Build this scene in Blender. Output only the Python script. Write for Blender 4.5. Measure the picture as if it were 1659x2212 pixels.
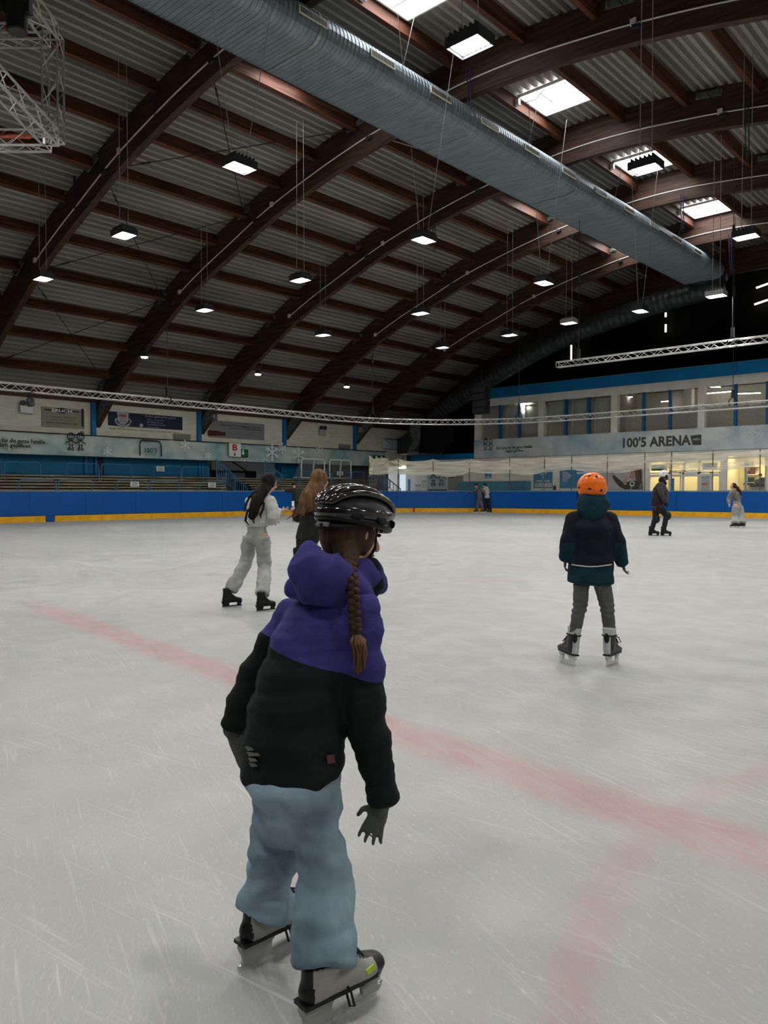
import bpy, bmesh, math, random
from mathutils import Vector, Matrix, noise
random.seed(7)
for o in list(bpy.data.objects): bpy.data.objects.remove(o, do_unlink=True)
sc = bpy.context.scene
COL = sc.collection
V = Vector
# ---------------------------------------------------------------- camera
FPX, CX, CY, EYE = 1661.0, 829.5, 1106.0, 1.22
YAW = math.atan((2350 - 829.5) / FPX); PIT = math.atan(46 / FPX)
FH = V((-math.sin(YAW), math.cos(YAW), 0)); RT = V((math.cos(YAW), math.sin(YAW), 0))
FW = FH * math.cos(PIT) + V((0, 0, -math.sin(PIT))); UP = FH * math.sin(PIT) + V((0, 0, math.cos(PIT)))
cam = bpy.data.cameras.new('camera'); co = bpy.data.objects.new('camera', cam); COL.objects.link(co)
cam.sensor_fit = 'HORIZONTAL'; cam.sensor_width = 36; cam.lens = 36 * FPX / 1659
cam.clip_start = .05; cam.clip_end = 300
co.matrix_world = Matrix(((RT.x, UP.x, -FW.x, 0), (RT.y, UP.y, -FW.y, 0), (RT.z, UP.z, -FW.z, EYE), (0, 0, 0, 1)))
sc.camera = co
# ---------------------------------------------------------------- world, exposure
w = bpy.data.worlds.new('world'); sc.world = w; w.use_nodes = True
w.node_tree.nodes['Background'].inputs[0].default_value = (.62, .72, .85, 1)
w.node_tree.nodes['Background'].inputs[1].default_value = 1.0
sc.view_settings.view_transform = 'Standard'; sc.view_settings.look = 'None'
sc.view_settings.exposure = 0.0; sc.view_settings.gamma = 1.0
sc.view_settings.use_curve_mapping = False
LED = 350.0        # radiance of the hall lamps
SKY = 13.0         # radiance of the skylight panes
sc.cycles.max_bounces = 6; sc.cycles.diffuse_bounces = 4; sc.cycles.glossy_bounces = 3
sc.cycles.transparent_max_bounces = 12; sc.cycles.use_denoising = True
sc.cycles.sample_clamp_indirect = 6.0

# ---------------------------------------------------------------- measuring the photograph: pixel -> point on a real plane
def ray(x, y): return FW + RT * ((x - CX) / FPX) + UP * ((CY - y) / FPX)
def onX(x, y, X): d = ray(x, y); t = X / d.x; return V((X, d.y * t, EYE + d.z * t))
def onY(x, y, Y): d = ray(x, y); t = Y / d.y; return V((d.x * t, Y, EYE + d.z * t))
def onZ(x, y, Z): d = ray(x, y); t = (Z - EYE) / d.z; return V((d.x * t, d.y * t, Z))
def dep(x, y, z): d = ray(x, y); return V((d.x * z, d.y * z, EYE + d.z * z))

# ---------------------------------------------------------------- materials
MATS = {}
def mat(name, col, rough=.6, metal=0, var=0, vscale=4, bump=0, bscale=30, coat=0, stretch=None, col2=None, spec=.22):
    m = bpy.data.materials.new(name); m.use_nodes = True
    nt = m.node_tree; b = nt.nodes['Principled BSDF']
    b.inputs['Base Color'].default_value = (*col, 1); b.inputs['Roughness'].default_value = rough
    b.inputs['Metallic'].default_value = metal; b.inputs['Coat Weight'].default_value = coat
    b.inputs['Specular IOR Level'].default_value = spec
    if var or bump:
        tc = nt.nodes.new('ShaderNodeTexCoord'); mp = nt.nodes.new('ShaderNodeMapping')
        nt.links.new(tc.outputs['Object'], mp.inputs[0])
        if stretch: mp.inputs['Scale'].default_value = stretch
    if var:
        n = nt.nodes.new('ShaderNodeTexNoise'); n.inputs['Scale'].default_value = vscale; n.inputs['Detail'].default_value = 5
        nt.links.new(mp.outputs[0], n.inputs['Vector'])
        mx = nt.nodes.new('ShaderNodeMix'); mx.data_type = 'RGBA'
        c2 = col2 or tuple(c * (1 - var) for c in col); c1 = col if col2 else tuple(min(1, c * (1 + var)) for c in col)
        mx.inputs['A'].default_value = (*c1, 1); mx.inputs['B'].default_value = (*c2, 1)
        r = nt.nodes.new('ShaderNodeMapRange'); r.inputs[1].default_value = .35; r.inputs[2].default_value = .65
        nt.links.new(n.outputs[0], r.inputs[0]); nt.links.new(r.outputs[0], mx.inputs['Factor'])
        nt.links.new(mx.outputs['Result'], b.inputs['Base Color'])
    if bump:
        n2 = nt.nodes.new('ShaderNodeTexNoise'); n2.inputs['Scale'].default_value = bscale; n2.inputs['Detail'].default_value = 4
        nt.links.new(mp.outputs[0], n2.inputs['Vector'])
        bp = nt.nodes.new('ShaderNodeBump'); bp.inputs['Strength'].default_value = bump; bp.inputs['Distance'].default_value = .02
        nt.links.new(n2.outputs[0], bp.inputs['Height']); nt.links.new(bp.outputs[0], b.inputs['Normal'])
    MATS[name] = m; return m
def emis(name, col, s):
    m = bpy.data.materials.new(name); m.use_nodes = True; nt = m.node_tree
    e = nt.nodes.new('ShaderNodeEmission'); e.inputs[0].default_value = (*col, 1); e.inputs[1].default_value = s
    nt.links.new(e.outputs[0], nt.nodes['Material Output'].inputs[0]); MATS[name] = m; return m
def sheer(name, col, alpha, lines=0, rough=.9, gloss=False):
    m = bpy.data.materials.new(name); m.use_nodes = True; nt = m.node_tree; out = nt.nodes['Material Output']
    b = nt.nodes['Principled BSDF']; b.inputs['Base Color'].default_value = (*col, 1); b.inputs['Roughness'].default_value = rough
    t = nt.nodes.new('ShaderNodeBsdfTransparent'); mx = nt.nodes.new('ShaderNodeMixShader')
    mx.inputs[0].default_value = alpha
    if lines:
        tc = nt.nodes.new('ShaderNodeTexCoord'); mp = nt.nodes.new('ShaderNodeMapping'); mp.inputs['Scale'].default_value = (.5, .5, lines)
        n = nt.nodes.new('ShaderNodeTexNoise'); n.inputs['Scale'].default_value = 1.6; n.inputs['Detail'].default_value = 4
        r = nt.nodes.new('ShaderNodeMapRange'); r.inputs[1].default_value = .3; r.inputs[2].default_value = .7
        r.inputs[3].default_value = alpha * .55; r.inputs[4].default_value = min(1, alpha * 1.35)
        nt.links.new(tc.outputs['Object'], mp.inputs[0]); nt.links.new(mp.outputs[0], n.inputs['Vector'])
        nt.links.new(n.outputs[0], r.inputs[0]); nt.links.new(r.outputs[0], mx.inputs[0])
    nt.links.new(t.outputs[0], mx.inputs[1]); nt.links.new(b.outputs[0], mx.inputs[2]); nt.links.new(mx.outputs[0], out.inputs[0])
    MATS[name] = m; return m
WOOD = mat('arch_wood', (.058, .030, .0195), .55, var=.45, vscale=3, stretch=(.25, 3, 3), bump=.15, bscale=20)
PURL = mat('purlin_wood', (.085, .030, .0155), .6, var=.5, vscale=3, stretch=(3, .2, 3), bump=.2, bscale=15)
DECK = mat('deck_metal', (.27, .25, .225), .55, .0, var=.28, vscale=1.2, stretch=(1, .12, 1))
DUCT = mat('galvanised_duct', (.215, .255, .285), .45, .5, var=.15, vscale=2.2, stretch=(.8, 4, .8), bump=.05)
GALV = mat('galvanised_steel', (.30, .31, .31), .45, .6, var=.2, vscale=8)
GALVG = mat('greenish_steel_plate', (.115, .13, .115), .6, .2, var=.15, vscale=5)
ALU = mat('truss_aluminium', (.45, .445, .43), .35, .5, var=.1, vscale=9)
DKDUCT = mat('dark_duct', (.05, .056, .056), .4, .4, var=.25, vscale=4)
BLACKM = mat('black_metal', (.012, .012, .013), .5)
DARK = mat('dark_housing', (.03, .032, .035), .45)
SILV = mat('silver_housing', (.45, .45, .44), .4, .4)
ROPE = mat('dark_cable', (.025, .024, .023), .6)
LCAB = mat('light_cable', (.30, .29, .28), .5)
WHITEC = mat('white_conduit', (.72, .69, .66), .5)
PURP = mat('purple_strap', (.045, .025, .075), .8)
GREEN = mat('green_strap', (.03, .06, .035), .8)
MASON = mat('painted_masonry', (.60, .57, .47), .8, var=.07, vscale=2, bump=.3, bscale=12, stretch=(1, 1, 3))
WHITEW = mat('white_painted_wall', (.90, .87, .77), .7, var=.06, vscale=1.5)
VOID = mat('void_shade_black', (.0025, .0025, .003), .9)  # darkness of the deep recess beyond, put into a near-black colour
DARKW = mat('dark_grey_wall', (.055, .062, .07), .8, var=.2)
BLUEW = mat('blue_painted_wall', (.004, .105, .22), .55, var=.1, vscale=1)
BLUEF = mat('blue_fascia', (.008, .20, .48), .5, var=.12, vscale=.6)
BOARD = mat('blue_board_plastic', (.002, .078, .32), .28, var=.05, vscale=1.5)
GATE = mat('blue_gate_plastic', (.003, .07, .30), .3)
YEL = mat('yellow_kick_plastic', (.78, .39, .012), .35, var=.12, vscale=3)
REDM = mat('red_marker', (.45, .02, .015), .4)
RAILB = mat('blue_rail_paint', (.05, .17, .30), .4, coat=.2)
RAILG = mat('board_rail_grey', (.13, .20, .27), .4)
BENCH = mat('bench_wood', (.23, .20, .125), .6, var=.35, vscale=2, stretch=(3, .4, 3))
RISER = mat('bench_riser', (.035, .033, .028), .8)
INK = mat('black_ink', (.012, .014, .015), .7)
GREYINK = mat('grey_ink', (.10, .098, .092), .7)
WHITEI = mat('white_print', (.72, .73, .74), .6)
DIMW = mat('pale_grey_print', (.33, .34, .36), .6)
REDI = mat('red_print', (.42, .01, .015), .6)
NAVY = mat('navy_panel', (.010, .013, .032), .5)
TAN = mat('tan_panel', (.24, .24, .17), .6)
GREYP = mat('grey_panel', (.19, .19, .20), .6)
MAROON = mat('maroon_print', (.07, .008, .012), .6)
SIGNG = mat('green_sign', (.005, .10, .05), .5)
SIGNW = mat('white_sign', (.62, .63, .60), .5)
POSTB = mat('blue_poster', (.012, .23, .44), .45)
POSTL = mat('pale_blue_poster', (.42, .56, .60), .5)
POSTG = mat('grey_poster', (.50, .50, .52), .4, var=.2, vscale=1)
FRAMEW = mat('white_frame', (.82, .82, .77), .5)
FRAMEB = mat('beige_frame', (.60, .58, .47), .6)
MULL = mat('blue_mullion', (.012, .13, .33), .5)
LOCK = mat('teal_locker', (.006, .25, .40), .4, var=.1)
STEELB = mat('bright_steel', (.75, .76, .78), .22, .9)
SKIN = mat('skin', (.55, .32, .24), .5, var=.06, vscale=20)
EYEM = mat('dark_eye', (.02, .015, .012), .2)
LIPM = mat('lip', (.40, .13, .11), .5)
BRICK = bpy.data.materials.new('fine_brick'); BRICK.use_nodes = True
def _brick():
    nt = BRICK.node_tree; b = nt.nodes['Principled BSDF']; tc = nt.nodes.new('ShaderNodeTexCoord'); mp = nt.nodes.new('ShaderNodeMapping')
    mp.inputs['Rotation'].default_value = (math.radians(90), 0, 0); t = nt.nodes.new('ShaderNodeTexBrick')
    t.inputs['Color1'].default_value = (.66, .62, .50, 1); t.inputs['Color2'].default_value = (.54, .50, .39, 1)
    t.inputs['Mortar'].default_value = (.30, .28, .23, 1); t.inputs['Scale'].default_value = 6; t.inputs['Mortar Size'].default_value = .03
    nt.links.new(tc.outputs['Object'], mp.inputs[0]); nt.links.new(mp.outputs[0], t.inputs[0]); nt.links.new(t.outputs[0], b.inputs[0])
    b.inputs['Roughness'].default_value = .9
_brick()
def banner_mat():
    m = bpy.data.materials.new('ice_print_banner'); m.use_nodes = True; nt = m.node_tree; b = nt.nodes['Principled BSDF']
    b.inputs['Roughness'].default_value = .5
    tc = nt.nodes.new('ShaderNodeTexCoord'); n = nt.nodes.new('ShaderNodeTexNoise'); n.inputs['Scale'].default_value = .55; n.inputs['Detail'].default_value = 3
    nt.links.new(tc.outputs['Object'], n.inputs['Vector'])
    r = nt.nodes.new('ShaderNodeValToRGB'); r.color_ramp.elements[0].position = .35; r.color_ramp.elements[0].color = (.38, .52, .60, 1)
    r.color_ramp.elements[1].position = .62; r.color_ramp.elements[1].color = (.80, .84, .82, 1)
    nt.links.new(n.outputs[0], r.inputs[0])
    v = nt.nodes.new('ShaderNodeTexVoronoi'); v.inputs['Scale'].default_value = 3.2; nt.links.new(tc.outputs['Object'], v.inputs['Vector'])
    mr = nt.nodes.new('ShaderNodeMapRange'); mr.inputs[1].default_value = .10; mr.inputs[2].default_value = .16; mr.inputs[3].default_value = .28; mr.inputs[4].default_value = 0
    nt.links.new(v.outputs['Distance'], mr.inputs[0])
    mx = nt.nodes.new('ShaderNodeMix'); mx.data_type = 'RGBA'; mx.inputs['B'].default_value = (.55, .62, .62, 1)
    nt.links.new(mr.outputs[0], mx.inputs['Factor']); nt.links.new(r.outputs[0], mx.inputs['A']); nt.links.new(mx.outputs['Result'], b.inputs[0])
    return m
BANNER = banner_mat()
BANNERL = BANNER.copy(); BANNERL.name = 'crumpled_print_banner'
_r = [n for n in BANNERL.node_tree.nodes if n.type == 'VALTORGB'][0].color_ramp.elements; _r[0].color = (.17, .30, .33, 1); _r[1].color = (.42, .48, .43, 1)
FLAKE = mat('snowflake_print', (.72, .76, .74), .6)
NETM = sheer('cream_net', (.86, .82, .66), .62, lines=9)
NETT = sheer('thin_net', (.75, .75, .70), .05)
NETG = sheer('goal_net', (.32, .34, .32), .38)
GLASS = sheer('window_glass', (.10, .12, .12), .12, rough=.06)
GLASST = sheer('clear_window_glass', (.3, .3, .28), .06, rough=.06)
LEDM = emis('led_light', (1, .985, .955), LED)
LEDS = emis('small_led_light', (.93, .98, 1), 60)
SKYM = emis('skylight_dome', (.97, .98, 1.0), SKY)
WARM = emis('warm_room_lamp', (1, .91, .66), 24)
EXITL = emis('lit_exit_sign', (1, .95, .65), 4.0)
STRIP = emis('strip_lamp', (1, .98, .9), 26)

# ---------------------------------------------------------------- ice material
def ice_mat():
    m = bpy.data.materials.new('rink_ice'); m.use_nodes = True; nt = m.node_tree; N = nt.nodes; L = nt.links
    b = N['Principled BSDF']; tc = N.new('ShaderNodeTexCoord'); P = tc.outputs['Object']
    def math_(op, a, c=None, d=None, clamp=False):
        n = N.new('ShaderNodeMath'); n.operation = op; n.use_clamp = clamp
        for i, v in enumerate((a, c, d)):
            if v is None: continue
            if isinstance(v, (int, float)): n.inputs[i].default_value = v
            else: L.new(v, n.inputs[i])
        return n.outputs[0]
    def noi(scale, st=(1, 1, 1), rot=0, det=4, dist=0):
        mp = N.new('ShaderNodeMapping'); mp.inputs['Scale'].default_value = st
        vr = N.new('ShaderNodeVectorRotate'); vr.rotation_type = 'Z_AXIS'; vr.inputs['Angle'].default_value = rot
        L.new(P, vr.inputs['Vector']); L.new(vr.outputs[0], mp.inputs[0])
        n = N.new('ShaderNodeTexNoise'); n.inputs['Scale'].default_value = scale; n.inputs['Detail'].default_value = det; n.inputs['Distortion'].default_value = dist
        L.new(mp.outputs[0], n.inputs['Vector']); return n.outputs[0]
    def ramp(v, a, c, lo=0., hi=1.):
        r = N.new('ShaderNodeMapRange'); r.inputs[1].default_value = a; r.inputs[2].default_value = c
        r.inputs[3].default_value = lo; r.inputs[4].default_value = hi; r.interpolation_type = 'SMOOTHSTEP'; L.new(v, r.inputs[0]); return r.outputs[0]
    def mix(f, a, c):
        x = N.new('ShaderNodeMix'); x.data_type = 'RGBA'
        L.new(f, x.inputs['Factor']) if not isinstance(f, float) else setattr(x.inputs['Factor'], 'default_value', f)
        for k, v in (('A', a), ('B', c)):
            if isinstance(v, tuple): x.inputs[k].default_value = (*v, 1)
            else: L.new(v, x.inputs[k])
        return x.outputs['Result']
    base = mix(ramp(noi(.35, det=3), .35, .65), (.37, .375, .362), (.425, .43, .415))
    s = None
    for sc_, st, rot, lo, hi in ((2.2, (1, 26, 1), .35, .56, .78), (1.9, (1, 30, 1), -.15, .58, .80), (8.0, (1, 26, 1), .75, .60, .80),
                                 (11., (1, 26, 1), .95, .60, .80), (13., (1, 26, 1), .55, .58, .78), (9., (1, 30, 1), -1.0, .66, .82)):
        r = ramp(noi(sc_, st, rot, 3, .6), lo, hi)
        s = r if s is None else math_('MAXIMUM', s, r)
    gouge = ramp(noi(26, (1, 3, 1), .6, 4), .58, .76)
    s2 = math_('MULTIPLY', s, ramp(noi(.8), .35, .6, .35, 1.))
    c = mix(math_('MULTIPLY', s2, .43), base, (.74, .745, .74))
    c = mix(math_('MULTIPLY', gouge, .30), c, (.72, .73, .72))
    dk = ramp(noi(1.1, (1, 14, 1), .2, 4, .4), .58, .72)
    c = mix(math_('MULTIPLY', dk, .30), c, (.40, .41, .42))
    # worn red markings frozen in the ice: a line across the rink, the arc of a circle, a small mark
    sep = N.new('ShaderNodeSeparateXYZ'); L.new(P, sep.inputs[0]); X, Y = sep.outputs[0], sep.outputs[1]
    wob = math_('MULTIPLY', math_('SUBTRACT', noi(5), .5), .10)
    ly = math_('MULTIPLY_ADD', math_('POWER', math_('MAXIMUM', math_('MULTIPLY', X, -1.), 0.), 1.25), .058, 2.71)
    dl = math_('ADD', math_('ABSOLUTE', math_('SUBTRACT', Y, ly)), wob)
    line = ramp(dl, .05, .25, 1, 0)
    line = math_('MULTIPLY', line, ramp(X, -9.5, -7.0, .0, 1.))
    ax = math_('SUBTRACT', X, 1.55); ay = math_('SUBTRACT', Y, 2.75)
    rr = math_('SQRT', math_('ADD', math_('MULTIPLY', ax, ax), math_('MULTIPLY', ay, ay)))
    arc = math_('MULTIPLY', ramp(math_('ADD', math_('ABSOLUTE', math_('SUBTRACT', rr, 2.68)), wob), .02, .11, 1, 0), .62)
    mk = math_('MULTIPLY', ramp(math_('ABSOLUTE', math_('SUBTRACT', math_('ADD', X, 5.88), math_('MULTIPLY', math_('SUBTRACT', Y, 8.72), .55))), .22, .34, 1, 0), ramp(math_('ABSOLUTE', math_('SUBTRACT', Y, 8.72)), .3, .5, 1, 0))
    red = math_('MAXIMUM', math_('MAXIMUM', line, arc), math_('MULTIPLY', mk, .45))
    red = math_('MULTIPLY', red, ramp(noi(3, (1, 5, 1), .4), .25, .6, .55, 1.))
    red = math_('MULTIPLY', red, math_('SUBTRACT', 1., math_('MULTIPLY', s, .35)))
    c = mix(math_('MULTIPLY', red, .80), c, (.46, .27, .262))
    L.new(c, b.inputs['Base Color'])
    L.new(ramp(noi(3, det=5), .3, .7, .34, .62), b.inputs['Roughness']); b.inputs['Specular IOR Level'].default_value = .35
    h = math_('ADD', math_('MULTIPLY', s, .6), math_('MULTIPLY', noi(60, det=3), .5))
    bp = N.new('ShaderNodeBump'); bp.inputs['Strength'].default_value = .35; bp.inputs['Distance'].default_value = .004
    L.new(h, bp.inputs['Height']); L.new(bp.outputs[0], b.inputs['Normal'])
    return m
ICE = ice_mat()

# ---------------------------------------------------------------- mesh helpers
class MB:
    def __init__(s): s.v = []; s.f = []; s.m = []; s.cur = 0
    def add(s, vs, fs):
        n = len(s.v); s.v += [V(v) for v in vs]; s.f += [[n + i for i in f] for f in fs]; s.m += [s.cur] * len(fs); return s
    def box(s, a, b):
        x0, y0, z0 = a; x1, y1, z1 = b
        return s.add([(x0, y0, z0), (x1, y0, z0), (x1, y1, z0), (x0, y1, z0), (x0, y0, z1), (x1, y0, z1), (x1, y1, z1), (x0, y1, z1)],
                     [(0, 3, 2, 1), (4, 5, 6, 7), (0, 1, 5, 4), (1, 2, 6, 5), (2, 3, 7, 6), (3, 0, 4, 7)])
    def obox(s, c, ax, ay, az):      # centre and three half-axes
        c, ax, ay, az = map(V, (c, ax, ay, az))
        p = [c + ax * i + ay * j + az * k for k in (-1, 1) for i, j in ((-1, -1), (1, -1), (1, 1), (-1, 1))]
        return s.add(p, [(0, 3, 2, 1), (4, 5, 6, 7), (0, 1, 5, 4), (1, 2, 6, 5), (2, 3, 7, 6), (3, 0, 4, 7)])
    def tube(s, pts, r, n=6, closed=False):
        pts = [V(p) for p in pts]; k = len(pts); vs = []; fs = []
        for i, p in enumerate(pts):
            a = pts[(i - 1) % k] if (i or closed) else p; c = pts[(i + 1) % k] if (i < k - 1 or closed) else p
            t = (c - a).normalized(); h = V((0, 0, 1)) if abs(t.z) < .9 else V((1, 0, 0))
            u = t.cross(h).normalized(); w_ = u.cross(t)
            rr = r[i] if isinstance(r, (list, tuple)) else r
            vs += [p + u * math.cos(q) * rr + w_ * math.sin(q) * rr for q in (2 * math.pi * j / n for j in range(n))]
        for i in range(k if closed else k - 1):
            for j in range(n):
                a, b2 = i * n + j, i * n + (j + 1) % n; c, d = ((i + 1) % k) * n + (j + 1) % n, ((i + 1) % k) * n + j
                fs.append((a, b2, c, d))
        if not closed: fs += [tuple(range(n))[::-1], tuple((k - 1) * n + j for j in range(n))]
        return s.add(vs, fs)
    def quad(s, *p): return s.add(p, [tuple(range(len(p)))])
    def slab(s, pts, d):             # polygon extruded by vector d
        n = len(pts); d = V(d); return s.add([V(p) for p in pts] + [V(p) + d for p in pts],
            [tuple(range(n))[::-1], tuple(range(n, 2 * n))] + [(i, (i + 1) % n, n + (i + 1) % n, n + i) for i in range(n)])
    def ell(s, c, ax, ay, az, nu=14, nv=9):
        c, ax, ay, az = map(V, (c, ax, ay, az)); vs = [c - az]; fs = []
        for i in range(1, nv):
            th = -math.pi / 2 + math.pi * i / nv
            vs += [c + ax * math.cos(th) * math.cos(q) + ay * math.cos(th) * math.sin(q) + az * math.sin(th) for q in (2 * math.pi * j / nu for j in range(nu))]
        vs.append(c + az); e = len(vs) - 1
        for j in range(nu):
            fs.append((0, 1 + (j + 1) % nu, 1 + j)); fs.append((e, e - nu + j, e - nu + (j + 1) % nu))
            for i in range(nv - 2):
                a = 1 + i * nu; fs.append((a + j, a + (j + 1) % nu, a + nu + (j + 1) % nu, a + nu + j))
        return s.add(vs, fs)
    def loft(s, pts, rad, side, n=16, cap=1.):     # closed tube of elliptical sections with domed ends
        pts = [V(p) for p in pts]; side = V(side); k = len(pts)
        rad = [(r, r) if isinstance(r, (int, float)) else r for r in rad]
        rings = []
        for i in range(k):
            t = (pts[min(i + 1, k - 1)] - pts[max(i - 1, 0)]).normalized(); A = (side - t * side.dot(t)).normalized(); B = t.cross(A)
            rings.append((pts[i], rad[i][0], rad[i][1], A, B, t))
        def dome(r, sg):
            p, a, b2, A, B, t = r; m_ = min(a, b2) * cap; return [(p + t * sg * m_ * math.sin(q), a * math.cos(q), b2 * math.cos(q), A, B, t) for q in (.5, 1.0, 1.4)]
        rings = dome(rings[0], -1)[::-1] + rings + dome(rings[-1], 1)
        vs = []; fs = []
        for p, a, b2, A, B, t in rings: vs += [p + A * a * math.cos(q) + B * b2 * math.sin(q) for q in (2 * math.pi * j / n for j in range(n))]
        K = len(rings)
        for i in range(K - 1):
            for j in range(n): fs.append((i * n + j, i * n + (j + 1) % n, (i + 1) * n + (j + 1) % n, (i + 1) * n + j))
        fs += [tuple(range(n))[::-1], tuple((K - 1) * n + j for j in range(n))]
        return s.add(vs, fs)
    def mesh(s, org=(0, 0, 0), mats=(), smooth=False):
        me = bpy.data.meshes.new('mesh'); o = V(org)
        me.from_pydata([v - o for v in s.v], [], s.f)
        for m_ in mats: me.materials.append(m_)
        if len(mats) > 1: me.polygons.foreach_set('material_index', s.m)
        if smooth: me.polygons.foreach_set('use_smooth', [True] * len(s.f))
        me.update(); return me
def tag(o, label=None, cat=None, group=None, kind=None):
    for k, v in (('label', label), ('category', cat), ('group', group), ('kind', kind)):
        if v: o[k] = v
    return o
def empty(name, loc): o = bpy.data.objects.new(name, None); o.empty_display_size = .1; o.location = loc; COL.objects.link(o); return o
def WL(o):
    p = V((0, 0, 0))
    while o: p += o.location; o = o.parent
    return p
def build(name, mb, m, parent=None, smooth=False, org=None, bev=0):
    """links the collected shapes as ONE object; origin = parent's origin, or org for a top-level object"""
    if org is None: org = WL(parent) if parent else V((0, 0, 0))
    ms = m if isinstance(m, (list, tuple)) else [m]
    o = bpy.data.objects.new(name, mb.mesh(org, ms, smooth)); COL.objects.link(o)
    if parent: o.parent = parent; o.location = V(org) - WL(parent)
    else: o.location = org
    if bev:
        b = o.modifiers.new('bevel', 'BEVEL'); b.width = bev; b.segments = 2; b.limit_method = 'ANGLE'
    return o
def kids(o): return [c for c in COL.objects if c.parent == o]
def copy_tree(o, loc, label=None, group=None, parent=None):
    c = o.copy(); COL.objects.link(c); c.parent = parent
    if loc is not None: c.location = loc
    if label: c['label'] = label
    if group: c['group'] = group
    for k in kids(o): copy_tree(k, None, parent=c)
    return c
def evalmesh(o):
    dg = bpy.context.evaluated_depsgraph_get(); dg.update(); return bpy.data.meshes.new_from_object(o.evaluated_get(dg))
def text(name, s, c, ax, up, h, m, parent, width=None, bold=.0, shear=0, thick=.004, align='CENTER'):
    """lettering as thin raised mesh; c = centre, ax = reading direction, h = cap height"""
    cu = bpy.data.curves.new('t', 'FONT'); cu.body = s; cu.size = 1; cu.align_x = align; cu.align_y = 'CENTER'; cu.offset = bold; cu.shear = shear; cu.resolution_u = 2
    t = bpy.data.objects.new('t', cu); COL.objects.link(t); me = evalmesh(t); bpy.data.objects.remove(t)
    if not me.vertices: return
    xs = [v.co.x for v in me.vertices]; ys = [v.co.y for v in me.vertices]
    W = max(xs) - min(xs); k = h / .7; kx = (width / W) if width else k
    x0 = (max(xs) + min(xs)) / 2 if align == 'CENTER' else min(xs); y0 = (max(ys) + min(ys)) / 2 if '\n' in s else .35
    if '\n' not in s:
        ch = .7; y0 = (min(ys) + max(ys)) / 2
    ax = V(ax).normalized(); up = V(up).normalized(); nr = ax.cross(up); org = WL(parent)
    for v in me.vertices: x, y = v.co.x - x0, v.co.y - y0; v.co = V(c) + ax * x * kx + up * y * k + nr * thick - org
    me.materials.clear(); me.materials.append(m)
    o = bpy.data.objects.new(name, me); COL.objects.link(o); o.parent = parent; return o
# ================================================================ HALL SHELL
YB, YE = -26.0, 44.0
XC = -12.6
KEYS = [(-34.9, 3.95), (-34.6, 4.2), (-33.3, 5.3), (-31.9, 6.3), (-30.95, 6.9), (-29.2, 7.85), (-27.3, 8.85), (-25.7, 9.5), (-24.1, 10.05), (-21.7, 10.85), (-19.1, 11.47), (-17.2, 11.82), (-16, 11.98), (-14.3, 12.16), (-12.6, 12.23)]
KEYS = KEYS + [(2 * XC - x, z) for x, z in KEYS[-2::-1]]
def lowz(x):
    ks = KEYS
    for i in range(len(ks) - 1):
        if x <= ks[i + 1][0] or i == len(ks) - 2:
            p0 = ks[max(i - 1, 0)]; p1 = ks[i]; p2 = ks[i + 1]; p3 = ks[min(i + 2, len(ks) - 1)]
            h = p2[0] - p1[0]; t = (x - p1[0]) / h
            m1 = (p2[1] - p0[1]) / (p2[0] - p0[0]) * h; m2 = (p3[1] - p1[1]) / (p3[0] - p1[0]) * h
            return (2*t**3 - 3*t*t + 1)*p1[1] + (t**3 - 2*t*t + t)*m1 + (-2*t**3 + 3*t*t)*p2[1] + (t**3 - t*t)*m2
def off(x, d):
    e = .4; s = (lowz(x + e) - lowz(x - e)) / (2 * e); n = V((-s, 0, 1)).normalized()
    return V((x, 0, lowz(x))) + n * d
def tang(x):
    e = .4; return V((1, 0, (lowz(x + e) - lowz(x - e)) / (2 * e))).normalized()
TH = 1.2
ARY = [11.83 + 5.82 * k for k in range(6)]
# ice and floor
R_, BX, BY = 8.5, -30.0, 36.4
def bpath():
    p = [(BX, -24.0)]
    p += [(BX + R_ - R_ * math.cos(a), BY - R_ + R_ * math.sin(a)) for a in (math.pi / 2 * i / 24 for i in range(25))]
    return p + [(4.0, BY)]
PATH = bpath()
CUM = [0]
for a, b in zip(PATH, PATH[1:]): CUM.append(CUM[-1] + math.dist(a, b))
def at(s):
    s = max(0, min(CUM[-1] - 1e-4, s))
    for i in range(len(CUM) - 1):
        if s <= CUM[i + 1]:
            t = (s - CUM[i]) / (CUM[i + 1] - CUM[i]); a, b = PATH[i], PATH[i + 1]
            d = V((b[0] - a[0], b[1] - a[1], 0)).normalized()
            return V((a[0] + (b[0] - a[0]) * t, a[1] + (b[1] - a[1]) * t, 0)), V((d.y * -1, d.x, 0)), d   # point, outward normal, direction
def s_of_px(x):          # where the pixel column x meets the line of the boards
    lo, best = 0, None
    for i in range(len(PATH) - 1):
        for k in range(12):
            s = CUM[i] + (CUM[i + 1] - CUM[i]) * k / 12; p = at(s)[0]; q = p - V((0, 0, 0)); z = q.dot(FH)
            if z < 5: continue
            e = abs(CX + FPX * q.dot(RT) / z - x)
            if best is None or e < best[0]: best = (e, s)
    c = best[1]
    for k in range(-60, 61):
        s = c + k * .02 * 2; p = at(s)[0]; z = p.dot(FH); e = abs(CX + FPX * p.dot(RT) / z - x)
        if e < best[0]: best = (e, s)
    return best[1]
g = MB(); poly = [V((x, y, -.06)) for x, y in PATH] + [V((4, -24, -.06))]
g.slab(poly[::-1], (0, 0, .06)); tag(build('floor', g, ICE, org=(0, 0, 0)), kind='structure')
g = MB().box((-36, YB, -.2), (11, YE, -.065)); tag(build('floor.001', g, mat('concrete', (.16, .16, .155), .8, var=.2), org=(0, 0, 0)), kind='structure')

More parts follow.
